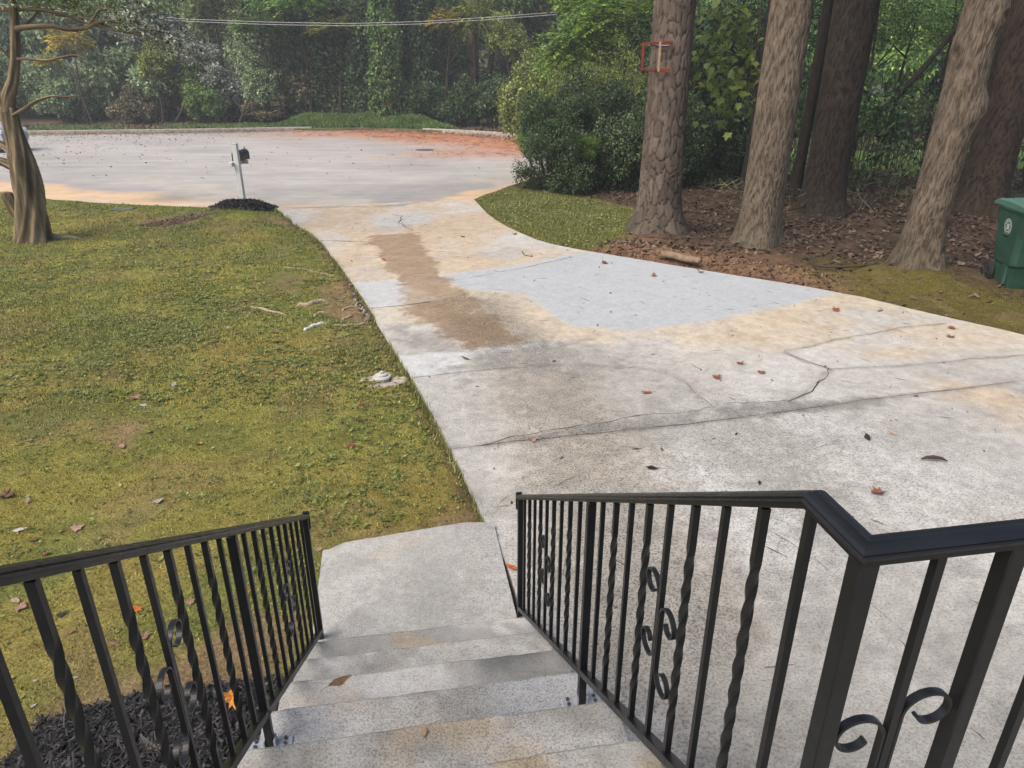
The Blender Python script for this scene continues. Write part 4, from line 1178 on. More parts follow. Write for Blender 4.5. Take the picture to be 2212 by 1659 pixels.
ML = {'red': mleaf('leaf_red', (0.136, 0.036, 0.024), (0.240, 0.092, 0.056)), 'brown': mleaf('leaf_brown', (0.088, 0.048, 0.028), (0.216, 0.128, 0.072)),
      'orange': mleaf('leaf_orange', (0.336, 0.080, 0.016), (0.464, 0.216, 0.040)), 'dark': mleaf('leaf_dark', (0.014, 0.012, 0.010), (0.048, 0.040, 0.032)),
      'tan': mleaf('leaf_tan', (0.256, 0.176, 0.112), (0.400, 0.312, 0.224)), 'grey': mleaf('leaf_grey', (0.224, 0.200, 0.176), (0.400, 0.368, 0.336)), 'pink': mleaf('leaf_pinkish', (0.208, 0.112, 0.088), (0.336, 0.216, 0.168))}
for me in LM: me.materials.append(ML['brown'])
rl = random.Random(11)
def leaf(pos, size, kind, col, label, group=None, tilt=.25):
    me = LM[{'m': 0, 'M': 1, 'o': 2, 'O': 3}[kind]]
    x, y, z = pos
    o = obj('fallen_leaf', me, None, (x, y, z + size * .06 + .004), (rl.uniform(-tilt, tilt), rl.uniform(-tilt, tilt), rl.uniform(0, 6.28)), (size,) * 3, ML[col])
    tag(o, label, 'leaf', group)
    return o
def drvpt(px, py):
    p = ground_at(px, py, .03); return (p[0], p[1], .03 + float(fbm(np.array([p[0]]), np.array([p[1]]), .5, 3, 2)[0] - .5) * .03)
GD = 'fallen leaves on the driveway'
for px, py, s, k, c, lab in (
    (1000, 512, .10, 'm', 'brown', 'curled brown leaf on the old concrete, just below the upper joint'), (1112, 507, .10, 'M', 'brown', 'brown leaf near the curved grass edge of the upper driveway'),
    (830, 563, .14, 'o', 'orange', 'tan orange leaf on the wet brown stain of the upper driveway'), (1305, 570, .12, 'M', 'red', 'reddish brown leaf on the upper corner of the new pale slab'),
    (1413, 597, .10, 'm', 'red', 'reddish leaf near the far edge of the new pale slab, below the log'), (1512, 589, .12, 'M', 'dark', 'black curled leaf at the far edge of the new pale slab'),
    (1005, 776, .10, 'O', 'brown', 'upright brown leaf on the joint below the wet stain'), (1196, 781, .05, 'm', 'dark', 'small dark leaf scrap in the middle of the driveway'),
    (1598, 787, .09, 'M', 'red', 'red leaf on the thin crack, top of three red leaves'), (1645, 806, .09, 'm', 'red', 'red leaf right of its two neighbours on the driveway'),
    (1548, 818, .10, 'M', 'red', 'rounded red leaf left of its two neighbours on the driveway'), (1396, 850, .11, 'O', 'orange', 'flat orange brown leaf on the grey middle of the driveway'),
    (1806, 672, .11, 'M', 'red', 'red leaf just below the right tip of the new slab'), (2055, 711, .10, 'm', 'red', 'upper of two red leaves near the right grass edge'),
    (2053, 730, .10, 'M', 'red', 'lower of two red leaves near the right grass edge'), (1900, 672, .13, 'O', 'grey', 'long narrow grey leaf near the moss on the right'),
    (1150, 951, .075, 'M', 'pink', 'small pinkish leaf on the left end of the damp joint'), (1873, 948, .10, 'O', 'dark', 'dark oval leaf with a pale middle, below the long joint'),
    (1928, 937, .09, 'o', 'tan', 'pale tan leaf beside the dark oval leaf'), (1895, 1067, .11, 'M', 'red', 'flat pale red leaf nearest the railing corner'),
    (1978, 856, .05, 'm', 'brown', 'tiny brown leaf sitting on the long joint'), (1408, 1014, .09, 'o', 'dark', 'thin dark leaf on the grey wheel track'),
    (1373, 971, .09, 'o', 'tan', 'slim tan leaf just below the damp joint'), (1640, 1045, .05, 'O', 'dark', 'tiny dark scrap on the rough pale concrete'),
    (1106, 1228, .10, 'O', 'orange', 'yellow orange leaf standing against the side of the walkway slab'), (1297, 1293, .05, 'O', 'tan', 'small tan leaf on the driveway seen through the railing'),
    (1010, 1068, .05, 'o', 'dark', 'tiny dark leaf scrap near the walkway end'), (1590, 940, .04, 'o', 'dark', 'tiny scrap near the crossing of two cracks')):
    leaf(drvpt(px, py), s, k, c, lab, GD)
p = ground_at(2018, 993, .05); m = MB()
m.tube([(-.09, 0, 0), (-.05, .008, .012), (0, .010, .016), (.05, .006, .012), (.09, -.004, 0)], [.004, .012, .015, .012, .003], 8)
tag(obj('seed_pod', m.mesh('seed_pod', mat_plain('pod_brown', (.05, .03, .022), .6), True), None, p, (0, 0, -.15)), 'long dark curved seed pod on the pale concrete', 'seed pod')
leaf(ground_at(735, 1477, .683), .085, 'O', 'brown', 'curled brown leaf with a stem on the middle step', 'fallen leaves on the steps', .1)
leaf(ground_at(915, 1585, .852), .04, 'o', 'tan', 'small orange tan leaf on the lowest visible step', 'fallen leaves on the steps', .05)
GL = 'fallen leaves on the lawn'
for px, py, s, k, c, lab in (
    (433, 541, .13, 'm', 'red', 'dark red leaf upright on the upper lawn, below the bare patch'), (497, 541, .09, 'O', 'tan', 'pale tan leaf on the upper lawn right of the dark red leaf'),
    (445, 648, .15, 'O', 'dark', 'dark leaf standing on edge in the middle lawn'), (467, 661, .13, 'm', 'dark', 'dark leaf scrap beside the leaf standing on edge'),
    (528, 657, .14, 'M', 'pink', 'pinkish leaf left of the long thin root'), (548, 612, .12, 'm', 'brown', 'brown leaf on the lawn above the long thin root'),
    (540, 628, .11, 'M', 'pink', 'pale brown leaf just below another, above the long thin root'), (568, 695, .11, 'm', 'pink', 'leaf between the white root and the lawn centre'),
    (596, 719, .13, 'M', 'pink', 'light orange leaf left of the white painted root'), (494, 713, .13, 'o', 'grey', 'pale narrow leaf below the roots'),
    (597, 741, .13, 'm', 'red', 'bright red brown leaf below the white painted root'), (467, 740, .16, 'O', 'brown', 'long low brown leaf in the moss'),
    (292, 862, .15, 'M', 'pink', 'large pale red leaf left of the lawn centre'), (311, 879, .11, 'o', 'grey', 'grey leaf just below the large pale red leaf'),
    (264, 967, .14, 'O', 'pink', 'pinkish leaf at the foot of the bare soil patch'), (430, 961, .09, 'M', 'orange', 'small orange leaf in the middle foreground lawn'),
    (757, 966, .11, 'M', 'red', 'reddish leaf close to the driveway edge, nearest leaf to it'), (445, 884, .10, 'o', 'dark', 'dark grey twiggy leaf in the lawn centre'),
    (460, 968, .05, 'o', 'grey', 'white speck of a leaf right of the small orange leaf'), (780, 873, .10, 'm', 'red', 'red brown leaf in the dark weeds below the drain cap'),
    (124, 800, .12, 'm', 'dark', 'small dark leaf in the left lawn'), (325, 935, .09, 'm', 'grey', 'little grey leaf above the orange one'),
    (376, 833, .14, 'o', 'grey', 'whitish slim leaf in the middle of the lawn'), (12, 1074, .17, 'M', 'brown', 'brown leaf pair at the left picture edge'),
    (60, 1084, .13, 'O', 'tan', 'tan narrow leaf near the left picture edge'), (168, 1143, .12, 'm', 'pink', 'curled pale brown leaf upright in the near lawn'),
    (45, 1148, .12, 'o', 'grey', 'flat pale leaf in the near left lawn'), (74, 1170, .09, 'm', 'brown', 'brown curled leaf below the flat pale leaf'),
    (100, 1199, .07, 'M', 'red', 'small bright red leaf just above the railing'), (342, 1085, .11, 'm', 'grey', 'grey brown leaf in the near lawn centre'),
    (260, 1050, .08, 'o', 'tan', 'small tan leaf in the near lawn'), (36, 1305, .12, 'O', 'tan', 'tan leaf behind the first railing bars on the left'),
    (48, 1318, .11, 'm', 'pink', 'pinkish leaf touching the tan leaf behind the railing'), (132, 1332, .07, 'm', 'dark', 'dark curled leaf behind the railing'),
    (295, 1322, .10, 'm', 'orange', 'bright orange leaf behind the railing'), (312, 1380, .10, 'M', 'pink', 'dull pink leaf below the bright orange leaf'),
    (250, 1397, .10, 'o', 'brown', 'dark brown narrow leaf left of the dull pink leaf'), (412, 1303, .08, 'm', 'pink', 'pale leaf behind the twisted bars of the railing'),
    (152, 1371, .08, 'o', 'brown', 'brown oval leaf behind the railing'), (190, 1290, .08, 'o', 'grey', 'small grey leaf behind the railing top'),
    (75, 1532, .05, 'o', 'grey', 'white scrap of leaf left of the mulch bed'), (78, 1478, .05, 'O', 'grey', 'white scrap of leaf above the mulch bed'),
    (165, 1470, .04, 'O', 'grey', 'tiny pale leaf scrap above the mulch bed'), (512, 1293, .06, 'm', 'brown', 'brown leaf behind the middle post of the left railing'),
    (688, 1190, .07, 'm', 'pink', 'pinkish leaf against the corner of the walkway slab'), (535, 1280, .05, 'm', 'orange', 'small orange leaf scrap by the left railing post')):
    leaf(lawnpt(px, py), s * .70, k, c, lab, GL)
o = leaf((*lawnpt(512, 1545)[:2], .05), .10, 'M', 'orange', 'orange and yellow leaf standing in the black mulch bed', 'fallen leaves in the mulch'); o.rotation_euler = (1.1, .2, -.4); o.location.z += .05
leaf((*lawnpt(330, 1640)[:2], .06), .08, 'O', 'tan', 'tan curled leaf in the black mulch bed', 'fallen leaves in the mulch')
leaf((*lawnpt(400, 1648)[:2], .06), .07, 'O', 'brown', 'brown curled leaf near the bottom of the mulch bed', 'fallen leaves in the mulch')

def scatter_leaves(rng, x, y, z, size, mat, name, label, flat=.35):
    V, F = chips(rng, x, y, z, size, (size[0] * .5, size[1] * .65), flat)
    tag(obj(name, np_mesh(name, V, F, mat)), label, 'leaf litter', kind='stuff')
rg = np.random.default_rng(8)
M_LIT = mat_leaf('leaf_litter', [(.2, (.026, .018, .013)), (.5, (.070, .047, .033)), (.8, (.125, .088, .062)), (1., (.27, .20, .15))], 0, .8, .15, .5, .3)
M_LITD = mat_leaf('street_leaf_litter', [(.2, (0.028, 0.019, 0.014)), (.6, (0.080, 0.044, 0.028)), (1., (0.176, 0.096, 0.060))], 0, .8, .15)
# woodland litter
n = 52000
u = rg.uniform(0, 1, n); x = rg.uniform(-1, 16, n); y = rg.uniform(6, 22, n)
d = line_d(x, y, DR[::25]); ins = (poly_sd(x, y, np.concatenate([WL[::25], [(30, 34), (30, -1.5)]])) < -.08)
dens = np.where(poly_sd(x, y, GRASS_R) < .1, .02, 1.0) * np.where((y < 10.4 + (fbm(x, y, .7, 3, 2) - .5) * 3) & (d < 2.6), .10, 1.0)
dens *= .35 + .9 * smooth(.35, .6, fbm(x, y, 1.2, 3, 77))
k = ins & (u < dens)
x, y = x[k], y[k]
scatter_leaves(rg, x, y, wood_z(x, y) + rg.uniform(.005, .035, len(x)), (.04, .105), M_LIT, 'woodland_leaf_litter', 'brown leaf litter under the tall trees right of the driveway')
# street litter, far left and along the kerb
inst = lambda x, y: poly_sd(x, y, SB[::4]) < -.1
n = 30000
x = rg.uniform(-30, 2, n); y = rg.uniform(20, 40, n); u = rg.uniform(0, 1, n)
ed = np.abs(poly_sd(x, y, SB[::4]))
dens = .9 * smooth(1.5, .2, ed) * (y > 30) + .5 * smooth(3.5, 1, ed) * (x < -12) * (y > 28) + .14 * smooth(-9, -17, x + (fbm(x, y, .3, 3, 3) - .5) * 6) * smooth(20, 27, y) * (.3 + fbm(x, y, .6, 3, 6)) + .012
dens += .5 * smooth(2.6, .3, ed) * (x > -8) * (y > 28)
k = inst(x, y) & (u < dens); x, y = x[k], y[k]
scatter_leaves(rg, x, y, rg.uniform(.01, .035, len(x)), (.04, .095), M_LITD, 'street_leaf_litter', 'dark fallen leaves scattered over the street and along the kerb', .3)
# pine straw tufts
n = 9000
x = rg.uniform(-14, 2.5, n); y = rg.uniform(23, 39, n); u = rg.uniform(0, 1, n)
ed = np.abs(poly_sd(x, y, SB[::4]))
dens = smooth(-15, -6, x) * smooth(23.5, 30, y) * smooth(7.0, .8, ed + (fbm(x * .35, y * 1.3, 1.1, 4, 19) - .5) * 7)
k = inst(x, y) & (u < dens); x, y = x[k], y[k]
M_STRAW = mat_leaf('pine_straw', [(.2, (0.136, 0.060, 0.032)), (.6, (0.304, 0.144, 0.080)), (1., (0.416, 0.232, 0.136))], 0, .8, .1)
V, F = chips(rg, x, y, rg.uniform(.01, .04, len(x)), (.15, .40), (.01, .03), .1)
tag(obj('pine_straw', np_mesh('pine_straw', V, F, M_STRAW)), 'orange pine straw drifted over the far right of the street', 'pine straw', kind='stuff')
# verge litter
n = 7000
x = rg.uniform(-45, 4, n); y = rg.uniform(33, 46, n)
vd_ = line_d(x, y, FARK[::10]); k = (poly_sd(x, y, SB[::4]) > .35) & (vd_ < 6); x, y, vd_ = x[k], y[k], vd_[k]
scatter_leaves(rg, x, y, .08 + smooth(4, 22, vd_) * 1.2 + rg.uniform(0, .06, len(x)), (.10, .22), M_LIT, 'verge_leaf_litter', 'dry leaves along the verge behind the far kerb', .5)
# needles and specks on the driveway
n = 260
x = rg.uniform(-3, 7, n); y = rg.uniform(2.0, 14, n); k = poly_sd(x, y, np.concatenate([DL[::8], DR[::-8]])) < -.1; x, y = x[k], y[k]
z = .036 + (fbm(x, y, .5, 3, 2) - .5) * .03
V, F = chips(rg, x, y, z, (.06, .18), (.002, .004), .02)
n = 420
x2 = rg.uniform(-3, 7, n); y2 = rg.uniform(2.0, 14.5, n); k = poly_sd(x2, y2, np.concatenate([DL[::8], DR[::-8]])) < -.1; x2, y2 = x2[k], y2[k]
V2, F2 = chips(rg, x2, y2, .038 + (fbm(x2, y2, .5, 3, 2) - .5) * .03, (.012, .04), (.008, .02), .3)
M_NEED = mat_leaf('needle_debris', [(.2, (0.028, 0.022, 0.018)), (.7, (0.088, 0.064, 0.044)), (1., (0.144, 0.096, 0.064))], 0, .85, .1)
tag(obj('pine_needles', np_mesh('pine_needles', np.concatenate([V, V2]), [F, F2 + len(V)], M_NEED)), 'pine needles and specks strewn over the driveway', 'debris', kind='stuff')

# ---- grass and weeds of the lawn
def blades(rng, x, y, z, L, Wd, lean=.8):
    n = len(x); an = rng.uniform(0, 2 * math.pi, n); ln = rng.uniform(*L, n); w = rng.uniform(*Wd, n)
    le = rng.uniform(.25, 1, n) * lean
    c = np.stack([x, y, z], 1)
    s = np.stack([-np.sin(an), np.cos(an), 0 * an], 1) * w[:, None] / 2
    d = np.stack([np.cos(an) * le, np.sin(an) * le, np.sqrt(np.clip(1 - le * le, .04, 1))], 1) * ln[:, None]
    V = np.stack([c - s, c + s, c + d], 1).reshape(-1, 3)
    return V, (np.arange(n)[:, None] * 3 + np.array([[0, 1, 2]]))
def rosettes(rng, x, y, z, nl, L, ratio):
    V = []; n = len(x)
    Vs = []; off = 0
    for j in range(nl):
        an = rng.uniform(0, 2 * math.pi, n); l = rng.uniform(*L, n); up = rng.uniform(.05, .6, n)
        d = np.stack([np.cos(an), np.sin(an), up], 1) * l[:, None]
        s = np.stack([-np.sin(an), np.cos(an), 0 * an], 1) * (l * ratio)[:, None]
        c = np.stack([x, y, z], 1) + d * .25
        Vs.append(np.stack([c, c + d * .5 + s, c + d, c + d * .5 - s], 1))
    V = np.concatenate(Vs).reshape(-1, 3)
    b = np.arange(len(V) // 4)[:, None] * 4
    return V, np.concatenate([b + np.array([[0, 1, 2]]), b + np.array([[0, 2, 3]])])
LAWN_POLY = np.concatenate([LAWN_B[::20], LAWN_R[::6], LAWN_T[::-10], LAWN_L[::-20]])
rg = np.random.default_rng(21)
def lawn_pts(n, x0, x1, y0, y1, keep):
    x = rg.uniform(x0, x1, n); y = rg.uniform(y0, y1, n)
    k = poly_sd(x, y, LAWN_POLY) < -.015
    x, y = x[k], y[k]
    for B in BARE: 
        sd_ = poly_sd(x, y, B); kk = (sd_ > .05) | (rg.uniform(0, 1, len(x)) < .15); x, y = x[kk], y[kk]
    k = (poly_sd(x, y, BED) > 0) & (rg.uniform(0, 1, len(x)) < keep(x, y))
    return x[k], y[k]
M_MOSS = mat_leaf('moss_tips', [(.15, (0.120, 0.112, 0.032)), (.45, (0.188, 0.172, 0.044)), (.75, (0.248, 0.220, 0.056)), (1., (0.336, 0.272, 0.112))], .2, .9, .05, .9, .55)
M_BLADE = mat_leaf('grass_blades', [(.15, (0.096, 0.120, 0.036)), (.5, (0.144, 0.164, 0.048)), (.8, (0.208, 0.212, 0.072)), (1., (0.384, 0.336, 0.176))], .25, .7, .15, .8, .5)
M_WEED = mat_leaf('weed_leaves', [(.15, (0.104, 0.132, 0.036)), (.5, (0.148, 0.180, 0.048)), (.85, (0.208, 0.232, 0.080)), (1., (0.336, 0.336, 0.176))], .3, .55, .3, .8, .45)
mossk = lambda x, y: np.clip(smooth(.3, .6, fbm(x, y, 1.1, 4, 45)) + .3, 0, 1)
VV = []; FF = []; off = 0
def acc(V, F):
    global off
    VV.append(V); FF.append(F + off); off += len(V)
for n, x0, x1, y0, y1, L in ((90000, -6.5, .2, .8, 5.5, (.012, .028)), (70000, -9, -.2, 5.5, 9.5, (.015, .035)), (60000, -14, -2, 9.5, 18, (.02, .045))):
    x, y = lawn_pts(n, x0, x1, y0, y1, mossk); acc(*blades(rg, x, y, lawn_z(x, y) - .004, L, (.005, .012) if y0 < 5 else (.010, .02), .9))
tag(obj('moss', np_mesh('moss', np.concatenate(VV), np.concatenate(FF), M_MOSS)), 'yellow green moss carpet of the left lawn', 'moss', kind='stuff')
VV = []; FF = []; off = 0
grk = lambda x, y: np.clip(smooth(.42, .66, fbm(x, y, 1.3, 4, 65)) + .10 + .5 * smooth(1.2, .2, line_d(x, y, LAWN_T[::8])), 0, 1)
for n, x0, x1, y0, y1, L, w in ((40000, -6.5, .2, .8, 5.5, (.02, .055), (.002, .005)), (50000, -9, -.2, 5.5, 9.5, (.025, .06), (.004, .008)), (60000, -14, -2, 9.5, 18, (.03, .07), (.006, .012))):
    x, y = lawn_pts(n, x0, x1, y0, y1, grk); acc(*blades(rg, x, y, lawn_z(x, y), L, w, .85))
q = DL[rg.integers(0, near_i(DL, (-.12, 3.6)), 5200)] + rg.normal(0, .02, (5200, 2)) + np.array([-.012, -.004])
q = q[fbm(q[:, 0], q[:, 1], 1.6, 3, 71) + rg.uniform(-.08, .08, len(q)) > .47]
acc(*blades(rg, q[:, 0], q[:, 1], np.full(len(q), -.03), (.05, .115), (.004, .010), .75))
tag(obj('grass', np_mesh('grass', np.concatenate(VV), np.concatenate(FF), M_BLADE)), 'thin short grass growing through the moss of the left lawn', 'grass', kind='stuff')
VV = []; FF = []; off = 0
wdk = lambda x, y: np.clip(smooth(.46, .74, fbm(x, y, .95, 4, 85)) * .7 + .10 + .5 * smooth(.9, .15, line_d(x, y, LEDGE[::4])) * smooth(.4, .6, fbm(x, y, 2, 3, 3)), 0, 1)
for n, x0, x1, y0, y1, L in ((9000, -6.5, .2, .8, 5.5, (.010, .026)), (12000, -9, -.2, 5.5, 9.5, (.014, .034)), (14000, -14, -2, 9.5, 18, (.02, .045))):
    x, y = lawn_pts(n, x0, x1, y0, y1, wdk); acc(*rosettes(rg, x, y, lawn_z(x, y) + .006, 5, L, .42))
# larger rosettes near the walkway and the driveway edge
for n, x0, x1, y0, y1, L in ((420, -1.6, .1, 3.2, 5.8, (.016, .038)), (140, -5, -.3, 2.5, 7.5, (.014, .034))):
    x, y = lawn_pts(n, x0, x1, y0, y1, lambda x, y: .25 + .75 * (fbm(x, y, 2.5, 3, 4) > .52)); acc(*rosettes(rg, x, y, lawn_z(x, y) + .01, 7, L, .26))
tag(obj('lawn_weeds', np_mesh('lawn_weeds', np.concatenate(VV), np.concatenate(FF), M_WEED)), 'patches of small leafy weeds in the left lawn', 'weeds', kind='stuff')
VV = []; FF = []; off = 0
x, y = pts_in(rg, GRASS_R, 42000)
acc(*blades(rg, x, y, wood_z(x, y), (.02, .06), (.006, .012), .85))
x, y = pts_in(rg, GRASS_R, 5000); k = rg.uniform(0, 1, len(x)) < smooth(.4, .65, fbm(x, y, 1, 3, 9)); x, y = x[k], y[k]
acc(*rosettes(rg, x, y, wood_z(x, y) + .005, 4, (.02, .05), .4))
tag(obj('verge_grass', np_mesh('verge_grass', np.concatenate(VV), np.concatenate(FF), M_BLADE)), 'grass wedge between the driveway curve and the pine', 'grass', kind='stuff')
# green weedy mound behind the far side of the street, and rough grass behind the kerb
VV = []; FF = []; off = 0
MND = [(-13.0, 40.6), (-11.2, 39.6), (-8, 40.0), (-5, 38.9), (-3.0, 38.0), (-3.4, 40.5), (-6, 43.5), (-12, 43.5)]
x, y = pts_in(rg, MND, 34000); sdm = poly_sd(x, y, MND)
zm = .05 + .42 * smooth(.1, -1.5, sdm) * (.25 + 1.5 * fbm(x, y, .75, 3, 8))
acc(*blades(rg, x, y, zm, (.10, .28), (.03, .06), .9))
tag(obj('weed_mound', np_mesh('weed_mound', np.concatenate(VV), np.concatenate(FF), LF['mid'])), 'bright green mound of weeds at the far edge of the street', 'weeds', kind='stuff')
VV = []; FF = []; off = 0
x = rg.uniform(-30, -8, 30000); y = rg.uniform(36, 43, 30000); vd_ = line_d(x, y, FARK[::10])
k = (poly_sd(x, y, SB[::4]) > .3) & (vd_ < 4.2) & (fbm(x, y, .3, 3, 9) + .12 * (x < -12) + rg.uniform(-.1, .1, len(x)) > .54); x, y = x[k], y[k]
acc(*blades(rg, x, y, .07 + 0 * x, (.08, .2), (.02, .04), .8))
tag(obj('kerb_grass', np_mesh('kerb_grass', np.concatenate(VV), np.concatenate(FF), LF['mid'])), 'strip of rough grass behind the far left kerb', 'grass', kind='stuff')

# moss of the right strip by the bin, and clods on the bare bank
VV = []; FF = []; off = 0
x = rg.uniform(3.6, 10, 60000); y = rg.uniform(5, 11.2, 60000)
n_ = fbm(x, y, .8, 4, 112); d = line_d(x, y, DR[::20])
k = (poly_sd(x, y, np.concatenate([WL[::25], [(30, 34), (30, -1.5)]])) < -.03) & (smooth(3.6, 5.0, x + (n_ - .5) * 1.6) * smooth(11.2, 9.4, y + (n_ - .5) * 2) * smooth(3.0, 1.2, d + (n_ - .5) * 2) > rg.uniform(.2, 1, len(x)))
x, y = x[k], y[k]
acc(*blades(rg, x, y, wood_z(x, y) - .006, (.012, .028), (.006, .013), .95))
M_MOSSB = mat_leaf('brown_moss_tips', [(.15, (.075, .062, .02)), (.45, (.125, .105, .03)), (.75, (.165, .135, .04)), (1., (.27, .21, .11))], .15, .9, .05, .9, .55)
tag(obj('moss', np_mesh('moss', np.concatenate(VV), np.concatenate(FF), M_MOSSB)), 'brownish moss strip between the driveway and the green bin', 'moss', kind='stuff')
t_ = rg.uniform(0, 1, 1500); B = dense(BERM, .05); q = B[(t_ * (len(B) - 1)).astype(int)] + rg.normal(0, .28, (1500, 2)); d = line_d(q[:, 0], q[:, 1], DR[::20])
q = q[(d > .04) & (poly_sd(q[:, 0], q[:, 1], np.concatenate([WL[::25], [(30, 34), (30, -1.5)]])) < -.03)]
V, F = chips(rg, q[:, 0], q[:, 1], wood_z(q[:, 0], q[:, 1]) + rg.uniform(-.012, .015, len(q)), (.02, .075), (.015, .045), .6)
M_CLOD = mat_leaf('red_clods', [(.2, (.075, .045, .030)), (.6, (.125, .078, .053)), (1., (.20, .14, .10))], 0, .9, .1)
tag(obj('soil_clods', np_mesh('soil_clods', V, F, M_CLOD)), 'reddish clods and bark bits on the bare bank along the new slab', 'soil', kind='stuff')

# ================================================================== TRUNKS
def mat_barkpaint(name, bump=.6):
    t = NT(name); c = t.coord()
    at = t.n('ShaderNodeAttribute', attribute_name='paint').outputs['Color']
    mp = t.n('ShaderNodeMapping', {'Vector': c, 'Scale': (1, 1, .35)}).outputs[0]
    a = t.noise(mp, 70, 4, .7); b = t.noise(c, 2.2, 4, .6)
    k = t.math('ADD', t.rng(a, .25, .75, .72, 1.28), t.rng(b, .3, .7, -.15, .15))
    col = t.mix(1.0, at, t.n('ShaderNodeCombineColor', {0: k, 1: k, 2: k}).outputs[0], 'MULTIPLY')
    return t.done(t.bsdf(col, .92, t.bump(a, bump, .012), .1))
M_BARK = mat_barkpaint('tree_bark')
def cells(u, v, seed=0):
    """F2-F1 of a jittered grid, and a random value per cell"""
    iu, iv = np.floor(u), np.floor(v)
    f1 = np.full(u.shape, 9.); f2 = np.full(u.shape, 9.); idv = np.zeros(u.shape)
    for du in (-1, 0, 1):
        for dv in (-1, 0, 1):
            cu, cv = iu + du, iv + dv
            px = cu + .15 + .7 * _hash(cu, cv, seed); py = cv + .15 + .7 * _hash(cu, cv, seed + 5)
            d = np.hypot(u - px, v - py)
            r = _hash(cu, cv, seed + 9)
            closer = d < f1
            f2 = np.where(closer, f1, np.minimum(f2, d)); idv = np.where(closer, r, idv); f1 = np.where(closer, d, f1)
    return f2 - f1, idv
def trunk_mesh(r0, r1, H, kind, seed, light, dark, nt=140, nz=330, flare=.7, bend=.0, knots=()):
    z = np.concatenate([np.linspace(-.15, 1.2, nz // 3, endpoint=False), np.linspace(1.2, min(7, H), nz - nz // 3 - 12, endpoint=False), np.linspace(min(7, H), H, 12)])
    th = np.linspace(0, 2 * math.pi, nt, endpoint=False)
    T, Z = np.meshgrid(th, z)
    rb = r0 + (r1 - r0) * np.clip(Z / H, 0, 1)
    fl = flare * np.exp(-np.clip(Z + .02, 0, None) / .28)
    lob = 1 + .5 * np.sin(T * 3 + seed) + .35 * np.sin(T * 5 + seed * 2.3)
    rr = rb * (1 + fl * (.55 + .45 * lob)) * (1 + .04 * np.sin(T * 2 + seed + Z * .7) + .03 * np.sin(T * 3 - Z * .5))
    # seamless coordinates round the trunk
    per = int(round(2 * math.pi * r0 * 11.0))
    if kind == 'plate':
        U = T / (2 * math.pi) * per
        w1 = fbm(np.cos(T) * 4 + 7, np.sin(T) * 4 + Z * 3, 1, 3, seed) - .5
        Vv = Z * 4.0 + w1 * 1.2
        U2 = U + (fbm(np.cos(T) * 3 + Z * 2.5, np.sin(T) * 3, 1, 3, seed + 3) - .5) * 1.3
        e, idv = cells(U2 % per, Vv, seed)
        crackm = smooth(.0, .13, e + (fbm(np.cos(T) * 12, np.sin(T) * 12 + Z * 9, 1, 2, seed + 12) - .5) * .12)
        disp = .022 * crackm + .010 * (idv - .5)
        colr = np.array(dark)[None, None] * (1 - crackm[..., None]) + (np.array(light) * (.72 + .5 * idv[..., None])) * crackm[..., None]
        colr *= (1 + .5 * (fbm(np.cos(T) * 9 + Z * 6, np.sin(T) * 9, 1, 3, seed + 8) - .5))[..., None]
    else:
        per = max(10, int(round(2 * math.pi * r0 / .021)))
        cx, cy = np.cos(T) * r0 * 10, np.sin(T) * r0 * 10
        w1 = (fbm(cx + 3, cy + Z * 3.2, .5, 3, seed + 1) - .5) * 4.2
        w2 = (fbm(cx - 9, cy + Z * 7, .9, 2, seed + 2) - .5) * 1.6
        U2 = (T / (2 * math.pi) * per + w1 + w2) % per
        e, idv = cells(U2, Z * 3.0 + _hash(np.floor(U2), 0 * U2, seed + 3) * 3, seed)
        n1 = fbm(cx * 2.5, cy * 2.5 + Z * 10, 1, 3, seed + 4)
        rid = np.clip(smooth(.0, .40, e + (n1 - .5) * .45), 0, 1)
        disp = .013 * rid
        colr = np.array(dark)[None, None] * (1 - rid[..., None]) + (np.array(light) * (.9 + .2 * idv[..., None])) * rid[..., None]
        colr *= (1 + .3 * (fbm(cx + 9, cy + Z * 1.5, .5, 3, seed + 6) - .5) + .35 * (n1 - .5))[..., None]
    for (ka, kz, kr, kh) in knots:
        dt = np.abs((T - ka + math.pi) % (2 * math.pi) - math.pi) * r0
        d = np.hypot(dt, (Z - kz) * .8) / kr
        disp = disp + kh * np.exp(-d * d * 1.5) - kh * .7 * np.exp(-d * d * 14)
        colr *= (1 - .6 * np.exp(-d * d * 12))[..., None]
    # greener, darker foot
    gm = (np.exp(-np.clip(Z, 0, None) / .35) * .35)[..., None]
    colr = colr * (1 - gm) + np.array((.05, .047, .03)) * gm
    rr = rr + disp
    bx = bend * np.sin(Z / H * 3.0)
    V = np.stack([np.cos(T) * rr + bx, np.sin(T) * rr, Z], -1).reshape(-1, 3)
    nz_ = len(z)
    i = (np.arange(nz_ - 1)[:, None] * nt + np.arange(nt)[None]); j = (np.arange(nz_ - 1)[:, None] * nt + (np.arange(nt) + 1)[None] % nt)
    F = np.stack([i, j, j + nt, i + nt], -1).reshape(-1, 4)
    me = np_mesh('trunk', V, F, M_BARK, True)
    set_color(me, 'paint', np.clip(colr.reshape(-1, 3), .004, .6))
    return me
